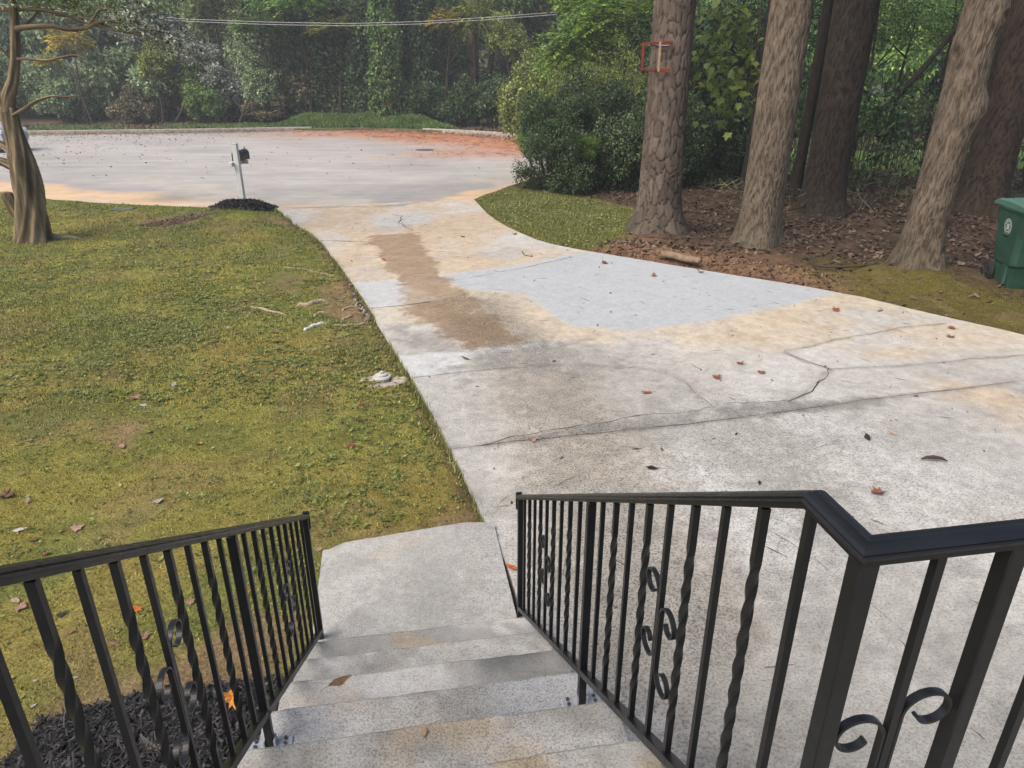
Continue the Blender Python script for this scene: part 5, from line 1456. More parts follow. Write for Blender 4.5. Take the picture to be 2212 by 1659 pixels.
def plain_trunk(r0, r1, H, seed, bend=.15, n=10):
    r_ = random.Random(seed); m = MB()
    P = [(bend * math.sin(i * .9 + seed), bend * math.cos(i * .7 + seed * 2) - bend * math.cos(seed * 2), H * i / 9 - .2) for i in range(10)]
    m.tube(P, [r0 * (1.25 if i == 0 else 1) * (1 - i / 9) + r1 * i / 9 for i in range(10)], n)
    for k in range(5):
        i = r_.randint(4, 8); a = r_.uniform(0, 6.28); L = H * r_.uniform(.2, .35)
        b = Vector(P[i]); d = Vector((math.cos(a), math.sin(a), r_.uniform(.3, .9))) * L
        m.tube([b, b + d * .5 + Vector((0, 0, -.03 * L)), b + d], [r0 * .35, r0 * .22, r0 * .06], 6)
    return m.mesh('trunk', B_DARK, True)

# ================================================================== CROWNS
def leaves(rng, C, out, L, Wr, droop=.25, upn=.6, rnd=.9):
    n = len(C)
    d = out * .8 + rng.normal(0, rnd, (n, 3)); d[:, 2] -= droop * 2
    d /= np.linalg.norm(d, axis=1)[:, None] + 1e-9
    nm = out * .5 + rng.normal(0, .6, (n, 3)); nm[:, 2] += upn
    s = np.cross(d, nm); s /= np.linalg.norm(s, axis=1)[:, None] + 1e-9
    l = rng.uniform(*L, n)[:, None]
    f = np.cross(s, d) * l * .07
    V = np.stack([C, C + d * l * .42 + s * l * Wr / 2 + f, C + d * l, C + d * l * .42 - s * l * Wr / 2 + f], 1).reshape(-1, 3)
    b = np.arange(n)[:, None] * 4
    return V, np.concatenate([b + np.array([[0, 1, 2]]), b + np.array([[0, 2, 3]])])
def crown(name, seed, rad, lobes, clumps, per, L, Wr=.5, spread=.22, droop=.25, flat_bottom=-.75, upn=.6, lobe_r=(.35, .6)):
    """leaves gathered in clumps on the skins of several lobes: uneven outline with gaps"""
    rng = np.random.default_rng(seed); rad = np.array(rad)
    lc = []; lr = []
    while len(lc) < lobes:
        p = rng.uniform(-1, 1, 3)
        if np.linalg.norm(p) < .75 and p[2] > flat_bottom: lc.append(p); lr.append(rng.uniform(*lobe_r))
    lc = np.array(lc); lr = np.array(lr)
    k = rng.choice(lobes, clumps, p=lr ** 2 / (lr ** 2).sum())
    u = rng.normal(0, 1, (clumps, 3)); u /= np.linalg.norm(u, axis=1)[:, None]
    cc = lc[k] + u * (lr[k] * rng.uniform(.55, 1.08, clumps))[:, None]
    out = u
    CC = np.repeat(cc, per, 0) * rad + rng.normal(0, spread, (clumps * per, 3)) * rad.mean() * .55
    OO = np.repeat(out, per, 0)
    V, F = leaves(rng, CC, OO, L, Wr, droop, upn)
    return np_mesh(name, V, F, LF['mid'])
def tower(name, seed, r, H, n, L):
    """vine-hung column of leaves"""
    rng = np.random.default_rng(seed)
    z = rng.uniform(0, 1, n) ** .9; a = rng.uniform(0, 2 * math.pi, n)
    rr = r * (.55 + .55 * fbm(np.cos(a) * 1.5 + seed, np.sin(a) * 1.5 + z * H * .9, 1, 3, seed)) * (1.1 - .5 * z ** 2) * rng.uniform(.8, 1.05, n)
    out = np.stack([np.cos(a), np.sin(a), 0 * a], 1)
    C = out * rr[:, None]; C[:, 2] = z * H
    V, F = leaves(rng, C, out, L, .75, .45, .3)
    return np_mesh(name, V, F, LF['mid'])
def fronds(name, seed, rad, nfr, pairs=8, L=.55, lf=.15):
    rng = np.random.default_rng(seed); Cs = []; Ds = []
    u = rng.normal(0, 1, (nfr, 3)); u[:, 2] = np.abs(u[:, 2]) * .8; u /= np.linalg.norm(u, axis=1)[:, None]
    base = u * np.array(rad) * rng.uniform(.4, .95, nfr)[:, None]
    d = u + rng.normal(0, .45, (nfr, 3)); d[:, 2] -= .2; d /= np.linalg.norm(d, axis=1)[:, None]
    V = []; 
    for t in np.linspace(.15, 1, pairs):
        p = base + d * (L * t) + np.array([0, 0, -.28 * L]) * (t * t)
        s = np.cross(d, np.array([0, 0, 1.])); s /= np.linalg.norm(s, axis=1)[:, None] + 1e-9
        for sg in (-1, 1):
            ld = s * sg + d * .45 + np.array([0, 0, -.35]) + rng.normal(0, .12, (nfr, 3)); ld /= np.linalg.norm(ld, axis=1)[:, None]
            w = np.cross(ld, np.array([0, 0, 1.])) ; w /= np.linalg.norm(w, axis=1)[:, None] + 1e-9
            l = lf * (1.1 - .5 * t)
            V.append(np.stack([p, p + ld * l * .4 + w * l * .22, p + ld * l, p + ld * l * .4 - w * l * .22], 1))
    V = np.concatenate(V).reshape(-1, 3); b = np.arange(len(V) // 4)[:, None] * 4
    return np_mesh(name, V, np.concatenate([b + np.array([[0, 1, 2]]), b + np.array([[0, 2, 3]])]), LF['bright'])
def feather(name, seed, rad, nst, per):
    """arching wands of narrow leaves"""
    rng = np.random.default_rng(seed); Cs = []; Os = []
    for i in range(nst):
        a = rng.uniform(0, 6.28); el = rng.uniform(.5, 1.4); L = rng.uniform(.7, 1.15)
        t = rng.uniform(.25, 1, per)
        d = np.array([math.cos(a) * math.cos(el), math.sin(a) * math.cos(el), math.sin(el)])
        p = (d[None] * t[:, None] * L)
        p[:, 2] -= .45 * t ** 2.4 * math.cos(el) * 1.6
        p[:, :2] += np.array([math.cos(a), math.sin(a)])[None] * (t ** 2 * .35)[:, None]
        Cs.append(p * np.array(rad) + rng.normal(0, .05, (per, 3))); o = np.repeat(d[None], per, 0); o[:, 2] -= t * 1.2; Os.append(o)
    V, F = leaves(rng, np.concatenate(Cs), np.concatenate(Os), (.06, .12), .22, .15, .4, .5)
    return np_mesh(name, V, F, LF['olive'])
def stems_mesh(name, seed, H, spread, n, r):
    r_ = random.Random(seed); m = MB()
    for i in range(n):
        a = r_.uniform(0, 6.28); q = r_.uniform(.2, 1) * spread; b = r_.uniform(0, .25) * spread
        x0, y0 = b * math.cos(a * 3), b * math.sin(a * 3)
        m.tube([(x0, y0, -.1), (x0 + q * .3 * math.cos(a), y0 + q * .3 * math.sin(a), H * .4), (x0 + q * .6 * math.cos(a), y0 + q * .6 * math.sin(a), H * .75), (x0 + q * math.cos(a + .3), y0 + q * math.sin(a + .3), H * r_.uniform(.85, 1.1))], [r, r * .8, r * .55, r * .2], 5)
    return m.mesh(name, B_BRANCH)
SH = [crown('foliage', 100 + i, (1.5, 1.4, 1.25), 13, 460, 17, (.10, .19), .5, .10, .2, -.9, .7, (.2, .42)) for i in range(4)]
TR = [crown('crown', 200 + i, (2.8, 2.6, 3.0), 17, 560, 18, (.17, .30), .5, .085, .3, -.8, .8, (.18, .38)) for i in range(4)]
VT_ = [tower('vines', 300 + i, 1.25, 6.5, 7500, (.12, .20)) for i in range(3)]
DOME = [crown('foliage', 330, (1.7, 1.5, 1.5), 6, 800, 16, (.08, .14), .8, .10, .35, -.9, .8, (.5, .62))]
FR = [fronds('foliage', 340 + i, (1.3, 1.2, 1.1), 330, 8, .62, .21) for i in range(2)]
FE = [feather('foliage', 350 + i, (1.9, 1.7, 2.3), 170, 75) for i in range(2)]
HO = [crown('foliage', 360 + i, (1.2, 1.1, 1.05), 16, 950, 20, (.04, .078), .48, .085, .1, -.95, .9, (.18, .42)) for i in range(3)]
CN = [crown('crown', 380 + i, (3.4, 3.2, 2.2), 10, 420, 16, (.22, .36), .5, .14, .25, -.6) for i in range(2)]
TS = [crown('crown', 240 + i, (2.8, 2.6, 2.4), 14, 210, 16, (.10, .19), .5, .12, .3, -.8, .6, (.25, .45)) for i in range(3)]
UN = [crown('foliage', 400 + i, (.9, .8, 1.5), 12, 120, 6, (.12, .22), .28, .16, .5, -.95, .5, (.2, .45)) for i in range(3)]
SP_ = [crown('foliage', 420 + i, (.75, .6, .42), 9, 120, 9, (.05, .095), .5, .15, .35, -.9, .9, (.3, .5)) for i in range(2)]
STM = [stems_mesh('stems', 430 + i, 1.0, .8, 7, .03) for i in range(2)]
STU = [stems_mesh('stems', 440 + i, 1.0, .35, 9, .012) for i in range(2)]
TRK = [plain_trunk(.16, .05, 8.0, 450 + i) for i in range(3)]
def xw(px, Y, z=2.0): return (px - CX) / FPX * (Y * math.cos(PITCH) + (CAM_H - z) * math.sin(PITCH))
rp = random.Random(4)
def zfar(x, y):
    d = float(line_d(np.array([x]), np.array([y]), FARK[::10])[0])
    return .05 + float(smooth(4, 22, d)) * 1.2 if y > 33 else .03
def shrub(name, label, px, Y, zc, mesh, sc, mat, cat='shrub', group=None, stems=STM, g=None, rz=None):
    x = xw(px, Y, zc); z0 = zfar(x, Y) if g is None else g
    r = tag(empty(name, (x, Y, z0)), label, cat, group)
    sc = (sc,) * 3 if not hasattr(sc, '__len__') else sc
    obj('foliage', rp.choice(mesh), r, (0, 0, zc - z0), (0, 0, rp.uniform(0, 6.28) if rz is None else rz), sc, LF[mat])
    if stems: obj('stems', rp.choice(stems), r, (0, 0, 0), (0, 0, rp.uniform(0, 6.28)), (sc[0], sc[1], max(.5, zc - z0 + .3 * sc[2])))
    return r
def tree(name, label, px, Y, zc, mesh, sc, mat, group=None, tr=None, g=None, cat='tree', tk=1.0):
    x = xw(px, Y, min(zc, 5)); z0 = zfar(x, Y) if g is None else g
    r = tag(empty(name, (x, Y, z0)), label, cat, group)
    sc = (sc,) * 3 if not hasattr(sc, '__len__') else sc
    obj('crown', rp.choice(mesh), r, (0, 0, zc - z0), (0, 0, rp.uniform(0, 6.28)), sc, LF[mat])
    obj('trunk', rp.choice(TRK), r, (0, 0, 0), (0, 0, rp.uniform(0, 6.28)), (tk, tk, (zc - z0) / 7.0))
    return r

# ---- crape myrtle on the left lawn
def limb(path, rads, nt=26, flute=.12, seed=0, sub=5):
    P = [np.array(p, float) for p in path]; rads = list(rads)
    t = np.linspace(0, len(P) - 1, (len(P) - 1) * sub + 1)
    def cat(vals, t):
        v = np.array(vals, float); i = np.clip(np.floor(t).astype(int), 0, len(v) - 2); f = (t - i)
        p0, p1, p2, p3 = v[np.clip(i - 1, 0, None)], v[i], v[i + 1], v[np.clip(i + 2, None, len(v) - 1)]
        if v.ndim > 1: f = f[:, None]
        return .5 * ((2 * p1) + (-p0 + p2) * f + (2 * p0 - 5 * p1 + 4 * p2 - p3) * f ** 2 + (-p0 + 3 * p1 - 3 * p2 + p3) * f ** 3)
    Q = cat(P, t); rr = cat(rads, t)
    d = np.gradient(Q, axis=0); d /= np.linalg.norm(d, axis=1)[:, None] + 1e-9
    s = np.cross(d, np.array([0, 1., .02])); s /= np.linalg.norm(s, axis=1)[:, None] + 1e-9
    u = np.cross(s, d)
    th = np.linspace(0, 2 * math.pi, nt, endpoint=False)
    T = th[None]; Z = (np.arange(len(Q)) / sub)[:, None]
    fl = np.sin(3 * T + Z * 1.1 + seed) * .5 + np.sin(5 * T - Z * .8 + seed * 2) * .4 + (1 - 2 * np.abs(np.sin(4.5 * T + Z * 1.3 + seed))) * .45 + (fbm(T * 6 + Z * 1.2, Z * 1.6 + 0 * T, 1, 3, seed + 3) - .5) * 1.2 * np.sin(T / 2) ** 2
    R_ = rr[:, None] * (1 + flute * fl)
    V = Q[:, None] + s[:, None] * (np.cos(T) * R_)[..., None] + u[:, None] * (np.sin(T) * R_)[..., None]
    n = len(Q)
    i = (np.arange(n - 1)[:, None] * nt + np.arange(nt)[None]); j = (np.arange(n - 1)[:, None] * nt + (np.arange(nt) + 1)[None] % nt)
    F = np.stack([i, j, j + nt, i + nt], -1).reshape(-1, 4)
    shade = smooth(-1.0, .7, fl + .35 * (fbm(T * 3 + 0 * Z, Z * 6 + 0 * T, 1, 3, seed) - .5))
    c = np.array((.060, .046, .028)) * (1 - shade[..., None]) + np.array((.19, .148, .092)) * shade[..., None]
    stk = fbm(np.cos(T) * 9 + 0 * Z, np.sin(T) * 9 + Z * .55, 1, 3, seed + 21)
    c = c * (1 + 1.5 * (stk - .5))[..., None] * (1 + .5 * (fbm(np.cos(T) * 3, np.sin(T) * 3 + Z * 2, 1, 3, seed + 5) - .5))[..., None]
    cap = np.concatenate([V[-1], Q[-1:]]); Vf = np.concatenate([V.reshape(-1, 3), Q[-1:] + d[-1:] * rads[-1] * .25])
    k = (n - 1) * nt + np.arange(nt)
    F3 = np.stack([k, (n - 1) * nt + (np.arange(nt) + 1) % nt, np.full(nt, n * nt)], 1)
    return Vf, [F, F3], np.concatenate([c.reshape(-1, 3), [[.2, .15, .09]]])
cm = gxy(75, 525)
crape = tag(empty('crape_myrtle', (cm[0], cm[1], 0)), 'crape myrtle with a thick fluted twisting trunk on the left lawn', 'tree')
cinv = Matrix.Translation(crape.location).inverted()
YC = cm[1] + .15
PXM = 1533 / (YC * .917 + .8)
def cp(px, py, dy=0.0): return plane_at(px, py, YC + dy)
def climb(name, pts, w, parent=crape, nt=26, flute=.12, seed=0):
    V, F, c = limb([cp(*p) for p in pts], [q / PXM / 2 for q in w], nt, flute, seed)
    me = np_mesh(name, V, F, M_BARK, True); set_color(me, 'paint', c)
    o = obj(name, me, parent); o.matrix_parent_inverse = cinv
    return o
climb('trunk', [(76, 540), (75, 520), (71, 480), (66, 435), (58, 394), (48, 355), (38, 315), (26, 270), (17, 232)], [98, 78, 62, 55, 52, 50, 38, 33, 30], nt=90, flute=.15, seed=1)
climb('limb', [(15, 240), (20, 205), (29, 172), (33, 122), (32, 80), (30, 30), (22, -20), (15, -80)], [30, 25, 21, 18, 17, 16, 13, 8], seed=2)
climb('limb', [(22, 250), (2, 205), (-25, 150), (-45, 60)], [26, 21, 18, 12], seed=3)
climb('limb', [(52, 352), (30, 330), (8, 315), (-20, 305), (-60, 280)], [30, 24, 17, 15, 12], seed=4)
climb('limb', [(56, 385), (35, 363), (12, 352), (-10, 345), (-50, 330)], [34, 25, 18, 17, 14], seed=5)
climb('sucker_stub', [(58, 485), (42, 468), (27, 445), (16, 424), (14, 416)], [26, 27, 25, 24, 22], seed=6)
for k, (pts, w) in enumerate((
        ([(28, 250), (50, 236), (80, 218), (112, 208), (140, 209), (168, 206)], [7, 7, 6, 5, 4, 2]),
        ([(36, 128), (62, 128), (100, 131), (140, 122), (165, 120), (190, 127)], [6, 5, 5, 4, 4, 2]),
        ([(34, 62), (70, 58), (110, 56), (150, 64), (185, 60), (215, 48), (262, 42)], [12, 10, 9, 8, 8, 6, 3]),
        ([(190, 58), (203, 38), (215, 22), (235, 20), (252, 26)], [6, 5, 5, 4, 3]),
        ([(-20, 22), (40, 21), (90, 22), (140, 32), (180, 48), (230, 60), (290, 72), (340, 92), (390, 130)], [7, 6, 6, 6, 5, 5, 4, 3, 2]),
        ([(200, 50), (250, 48), (300, 62), (350, 70), (400, 92)], [4, 4, 3, 3, 2]),
        ([(120, 33), (180, 38), (220, 52), (270, 70), (310, 68), (330, 76)], [4, 4, 4, 3, 3, 2]),
        ([(-10, 96), (15, 118), (30, 140)], [5, 5, 4]),
        ([(45, 60), (70, 40), (85, 15), (95, -30)], [6, 5, 4, 3]))):
    climb('branch', [(a, b, -.1 + .03 * k) for a, b in pts], w, nt=8, flute=.06, seed=k)
for k, (px, py, s, dy, mt) in enumerate(((290, 30, .75, .2, 'silver'), (330, 52, .8, .3, 'silver'), (372, 82, .7, .2, 'silver'), (405, 112, .6, .1, 'silver'), (250, 20, .7, .4, 'grey_green'), (350, 105, .55, .4, 'grey_green'), (200, 5, .7, .2, 'grey_green'), (130, 5, .7, .3, 'olive'), (60, -12, .7, .2, 'grey_green'), (160, -40, .9, .1, 'grey_green'), (0, -40, .9, -.2, 'grey_green'), (300, -30, .9, .1, 'grey_green'))):
    p = Vector(cp(px, py, dy)); o = obj('foliage', SP_[k % 2], crape, p, (0, R(24) if px > 240 else .1, rp.uniform(-.5, .5)), (s * 1.15, s, s * .85), LF[mt]); o.matrix_parent_inverse = cinv
m = MB(); a = Vector(lawnpt(88, 515)); m.tube([a + Vector((.1, 0, .03)), a + Vector((.32, -.03, .02)), a + Vector((.55, .02, .005)), a + Vector((.75, .0, -.03))], [.09, .06, .04, .015], 8)
o = obj('surface_root', m.mesh('surface_root', M_ROOT, True), crape); o.matrix_parent_inverse = cinv

# ---- big trunks right of the driveway
def bigtree(name, label, px, py, r0, kind, seed, light, dark, H=15, flare=.6, knots=(), lean=(0, 0), tops=(), bend=0.0, r1=.2):
    x, y = gxy(px, py); y += r0 * .9
    z = float(wood_z(np.array([x]), np.array([y]))[0])
    r = tag(empty(name, (x, y, z)), label, 'tree')
    obj('trunk', trunk_mesh(r0, r1, H, kind, seed, light, dark, flare=flare, knots=knots, bend=bend), r, (0, 0, 0), (lean[1], lean[0], 0))
    for (dx, dy, z_, sc, mt) in tops:
        obj('crown', rp.choice(CN), r, (dx, dy, z_), (0, 0, rp.uniform(0, 6)), (sc, sc, sc), LF[mt])
    return r
pine = bigtree('pine_tree', 'pine trunk with plated bark and a red metal frame fixed to it', 1425, 522, .325, 'plate', 3, (.094, .073, .059), (.030, .024, .020), 16, .62, (), (0, 0), ((.5, .5, 14, 1.0, 'mid'), (-1.5, 1, 16, .8, 'mid')), r1=.24)
bigtree('grey_tree', 'straight pale grey tree right of the pine, nearest the driveway', 1645, 548, .285, 'furrow', 7, (.118, .094, .071), (.050, .039, .029), 16, .55, (), (R(.4), 0), ((1, .5, 14, 1.0, 'mid'),), r1=.22)
bigtree('dark_tree', 'dark brown trunk standing back in the shade between the grey trees', 1788, 468, .40, 'furrow', 11, (.036, .028, .022), (.014, .011, .009), 16, .4, (), (0, 0), ((1, 0, 14.5, 1.1, 'mid'),), r1=.3)
bigtree('knotted_tree', 'grey trunk with burls and a knot, left of the green bin', 1993, 600, .245, 'furrow', 17, (.114, .090, .068), (.048, .038, .028), 14, .55,
        ((R(-20), 2.05, .22, .13), (R(200), 2.75, .2, .05), (R(-60), 3.15, .16, .06), (R(-80), 3.75, .18, .05), (R(10), 3.3, .2, .05)), (R(1.0), 0), ((2, 1, 13, 1.0, 'mid'),), bend=.08, r1=.18)
bigtree('dark_tree', 'dark furrowed trunk behind the green bin at the right edge', 2135, 474, .42, 'furrow', 23, (.042, .030, .023), (.015, .012, .009), 16, .35, (), (R(.5), 0), ((1, 0, 14.5, 1.1, 'mid'),), r1=.3)
for px, py, r0, H, sd, lab in ((1712, 442, .11, 9, 31, 'slim dark trunk just left of the large dark trunk'), (1612, 428, .17, 9, 35, 'dark trunk half hidden behind the straight grey tree')):
    x, y = gxy(px, py)
    r = tag(empty('slim_tree', (x, y, .05)), lab, 'tree')
    obj('trunk', trunk_mesh(r0, r0 * .7, H, 'furrow', sd, (.022, .018, .014), (.010, .008, .006), 40, 90, .3, .1), r)
    obj('crown', rp.choice(UN), r, (0, 0, H * .8), (0, 0, rp.uniform(0, 6)), (2.2, 2.2, 1.6), LF['dark'])
# slanting dead stem crossing the background
P0, P1 = Vector(plane_at(1980, 300, 19)), Vector(plane_at(2230, 60, 19.6))
m = MB(); Q = [P0.lerp(P1, t) + Vector((0, 0, .08 * math.sin(t * 6))) for t in np.linspace(-.75, 1.1, 12)]
m.tube(Q, [.10 - .004 * i for i in range(12)], 8)
tag(obj('leaning_stem', m.mesh('leaning_stem', B_DARK, True)), 'dark slanting stem crossing the gap left of the knotted tree', 'tree') if False else None
Q = [Vector(plane_at(1705, 455, 17.5)).lerp(Vector(plane_at(2105, 20, 18.5)), t) + Vector((0, 0, .1 * math.sin(t * 7))) for t in np.linspace(0, 1.1, 14)]
m = MB(); m.tube(Q, [.11 - .005 * i for i in range(14)], 8)
tag(obj('leaning_tree', m.mesh('leaning_tree', B_DARK, True)), 'dark leaning stem slanting up to the right behind the knotted tree', 'tree')

# red metal bracket on the pine
M_RED = mat_plain('rusty_red_paint', (.15, .030, .020), .75, .2, 0, .4, 14, .3)
M_STRAP = mat_plain('wood_strip', (.28, .19, .12), .8, .1, 0, .2, 20, .2)
px0 = plane_at(1419, 122, pine.location.y - .36)
br = tag(empty('backboard_bracket', px0), 'rusty red metal frame strapped to the pine trunk', 'metal frame')
s_ = 1 / 150.0
def bar(name, x0, z0, x1, z1, w, mt, y=0.0, dep=.035):
    m = MB(); cx, cz = (x0 + x1) / 2, (z0 + z1) / 2
    m.box(cx, y, cz, max(abs(x1 - x0), w), dep, max(abs(z1 - z0), w), 0, .004)
    obj(name, m.mesh(name, mt), br)
bar('side_bar', -.215, -.20, -.215, .19, .04, M_RED)
bar('top_bar', -.20, .185, .03, .185, .035, M_RED, .02); bar('bottom_bar', -.20, -.185, .03, -.185, .035, M_RED, .02)
bar('top_arm', .04, .19, .22, .19, .05, M_RED, -.03); bar('bottom_arm', .06, -.195, .20, -.195, .05, M_RED, -.03)
bar('strip', .03, -.215, .03, .205, .035, M_STRAP, -.05, .02)
for zz in (.17, -.18):
    m = MB(); m.tube([(.315 * math.sin(a) + .27, -.325 * math.cos(a) + .36, zz + .02 * math.sin(a * 3)) for a in np.linspace(0, 2 * math.pi, 28)], .014, 6, False)
    obj('chain', m.mesh('chain', M_BOLT), br)
Q = [Vector((-.16, 0, -.22)), Vector((-.30, 0, -.30)), Vector((-.36, .02, -.45)), Vector((-.37, .02, -.62))]
m = MB(); m.tube(Q, .004, 5); obj('wire', m.mesh('wire', B_BRANCH), br)

# sapling with big pale lobed leaves between pine and grey tree
ms = gxy(1606, 470)
sap = tag(empty('sapling', (ms[0], ms[1] - 1.0, .05)), 'sapling with large pale yellow green lobed leaves between the pine and the grey tree', 'tree')
sinv = Matrix.Translation(sap.location).inverted()
def spt(px, py, dy=0): return Vector(plane_at(px, py, sap.location.y + dy))
m = MB(); m.tube([Vector((0, 0, -.1)) + sap.location, spt(1625, 330), spt(1632, 180), spt(1640, 60), spt(1650, -60)], [.035, .03, .026, .02, .012], 7)
brs = [((1632, 150), (1590, 70), (1545, 60)), ((1632, 180), (1590, 120), (1530, 120)), ((1628, 230), (1590, 200), (1560, 220)), ((1636, 100), (1610, 30), (1580, 15)), ((1630, 200), (1600, 160), (1545, 150))]
for q in brs: m.tube([spt(*p) for p in q], [.014, .009, .004], 5)
o = obj('trunk', m.mesh('trunk', B_TWIG), sap); o.matrix_parent_inverse = sinv
r_ = random.Random(77)
PAL = [(0, -.05), (.16, -.12), (.42, .05), (.30, .22), (.46, .48), (.22, .50), (.14, .66), (0, .95), (-.14, .66), (-.22, .50), (-.46, .48), (-.30, .22), (-.42, .05), (-.16, -.12)]
mL = MB(); V = [(0, .35, .0)] + [(x, y, .12 * x * x - .12 * (y - .35) ** 2) for x, y in PAL]; mL.add(V, [(0, i + 1, (i + 1) % 14 + 1) for i in range(14)])
LEAFP = mL.mesh('leaf', LF['maple'])
for k in range(300):
    q = r_.choice(brs); t = r_.uniform(.15, 1.05); b = [spt(*p) for p in q]
    p = b[0].lerp(b[1], t * 2) if t < .5 else b[1].lerp(b[2], t * 2 - 1)
    p += Vector((r_.gauss(-.08, .22), r_.gauss(0, .2), r_.gauss(-.12, .2)))
    s = r_.uniform(.11, .20)
    o = obj('leaf', LEAFP, sap, p, (r_.uniform(-1.3, -.2), r_.uniform(-.6, .6), r_.uniform(0, 6.28)), (s, s, s)); o.matrix_parent_inverse = sinv

# ================================================================== PLANTS RIGHT OF THE STREET
for lab, px, Y, zc, mesh, sc, mat in (
    ('dark glossy bush whose low skirt reaches the street edge', 1190, 17.9, .72, HO, (1.0, 1.0, .85), 'holly'),
    ('dark glossy bush low beside the grass wedge', 1265, 17.6, .85, HO, (.95, .9, .95), 'holly'),
    ('dark glossy bush just left of the pine foot', 1345, 17.8, 1.0, HO, (1.1, .9, 1.1), 'holly'),
    ('dark bush half behind the pine trunk', 1430, 18.3, 1.2, HO, (1.1, 1.0, 1.3), 'holly'),
    ('bush with a patch of lighter glossy leaves over the street edge', 1200, 19.2, 1.55, HO, (1.0, 1.0, .85), 'dark'),
    ('dark glossy bush in the middle of the dark hedge', 1290, 19.0, 1.55, HO, (1.1, 1.0, .9), 'holly'),
    ('dark glossy bush high up behind the pine', 1395, 19.6, 1.75, HO, (1.1, 1.0, 1.0), 'holly'),
    ('deep green bush at the back of the dark hedge', 1235, 21.4, 1.6, HO, (1.3, 1.1, 1.1), 'holly'),
    ('dark bush right behind the pine foot', 1500, 18.4, .9, HO, (1.1, 1.0, 1.1), 'deep'),
    ('dark bush between the pine and the grey tree, lower', 1560, 18.8, 1.2, HO, (1.1, 1.0, 1.3), 'deep'),
    ('dark bush between the pine and the grey tree, upper', 1520, 20.2, 2.5, HO, (1.5, 1.3, 1.3), 'deep')):
    shrub('dark_bush', lab, px, Y, zc, mesh, sc, mat, 'bush', 'dark glossy bushes beside the street', STM, .03)
shrub('lime_bush', 'spray of bright lime leaves on the face of the dark hedge', 1262, 17.05, 1.15, HO, (.40, .3, .34), 'lime', 'bush', None, STM, .03)
shrub('lime_bush', 'small yellow green bush at the bend of the street edge', 1150, 20.4, .95, HO, (.5, .4, .45), 'lime', 'bush', None, STM, .03)
for lab, px, Y, zc, sc in (('feathery olive bush left of the red frame, in front', 1330, 20.6, 1.7, (.75, .75, .75)), ('feathery olive bush arching high behind the red frame', 1385, 21.6, 2.2, (.85, .8, .85)), ('feathery olive bush arching over the vine dome', 1265, 22.5, 2.0, (.8, .8, .75))):
    shrub('feathery_bush', lab, px, Y, zc - .9, FE, tuple(q * 1.35 for q in sc), 'olive', 'bush', 'feathery olive bushes', None, .03)
shrub('vine_dome', 'rounded mound of yellow green vines at the far right of the street', 1152, 32.2, 1.75, DOME, (1.0, 1.0, 1.1), 'olive', 'bush')
shrub('vine_dome', 'lower vine mound merging into the dark hedge', 1215, 29.5, 1.1, DOME, (.9, .9, .75), 'olive', 'bush')
shrub('willow_bush', 'pale green bush with long hanging leaves behind the vine dome', 1245, 27.5, 3.0, FR, (1.1, 1., 1.3), 'lime', 'bush')
shrub('willow_bush', 'yellow green bush with hanging leaves at the top beside the pine', 1340, 26.5, 3.9, FR, (1.4, 1.1, 1.3), 'lime', 'bush')
tree('sunlit_tree', 'sunlit yellow green tree above the vine dome', 1290, 34, 5.0, TR, (.9, .8, .7), 'lime')
tree('sunlit_tree', 'sunlit olive tree just left of the pine top', 1385, 31, 4.6, TR, (.7, .7, .6), 'olive')

# understory and backdrop right of the pine
for k, (px, Y, zc, sc, mat) in enumerate(((1480, 23, 3.6, .75, 'dark'), (1560, 21.5, 3.9, .7, 'dark'), (1640, 24, 3.4, .75, 'dark'), (1730, 22, 4.6, .7, 'dark'), (1815, 23, 4.1, .75, 'dark'), (1900, 21, 4.4, .62, 'mid'), (1975, 23, 4.2, .6, 'mid'), (2060, 21, 4.0, .62, 'mid'), (2140, 22.5, 3.9, .7, 'mid'), (2215, 20.5, 3.8, .7, 'mid'), (2300, 21, 3.6, .8, 'dark'))):
    tree('understory_tree', ['dark low tree just right of the pine top', 'dark low tree behind the sapling with lobed leaves', 'dark low tree behind the straight grey trunk', 'low tree just left of the large dark trunk', 'low tree behind the large dark trunk, paler below', 'green low tree just right of the large dark trunk', 'green low tree above the dark leaning stem', 'green low tree left of the knotted trunk top', 'green low tree behind the knotted trunk', 'green low tree above the green bin', 'dark low tree past the right picture edge'][k], px, Y, zc, TS, (sc, sc, sc * .75), 'mid' if mat == 'dark' and k > 3 else ('deep' if k < 4 else mat), 'understory trees behind the big trunks', g=.03, tk=.4)
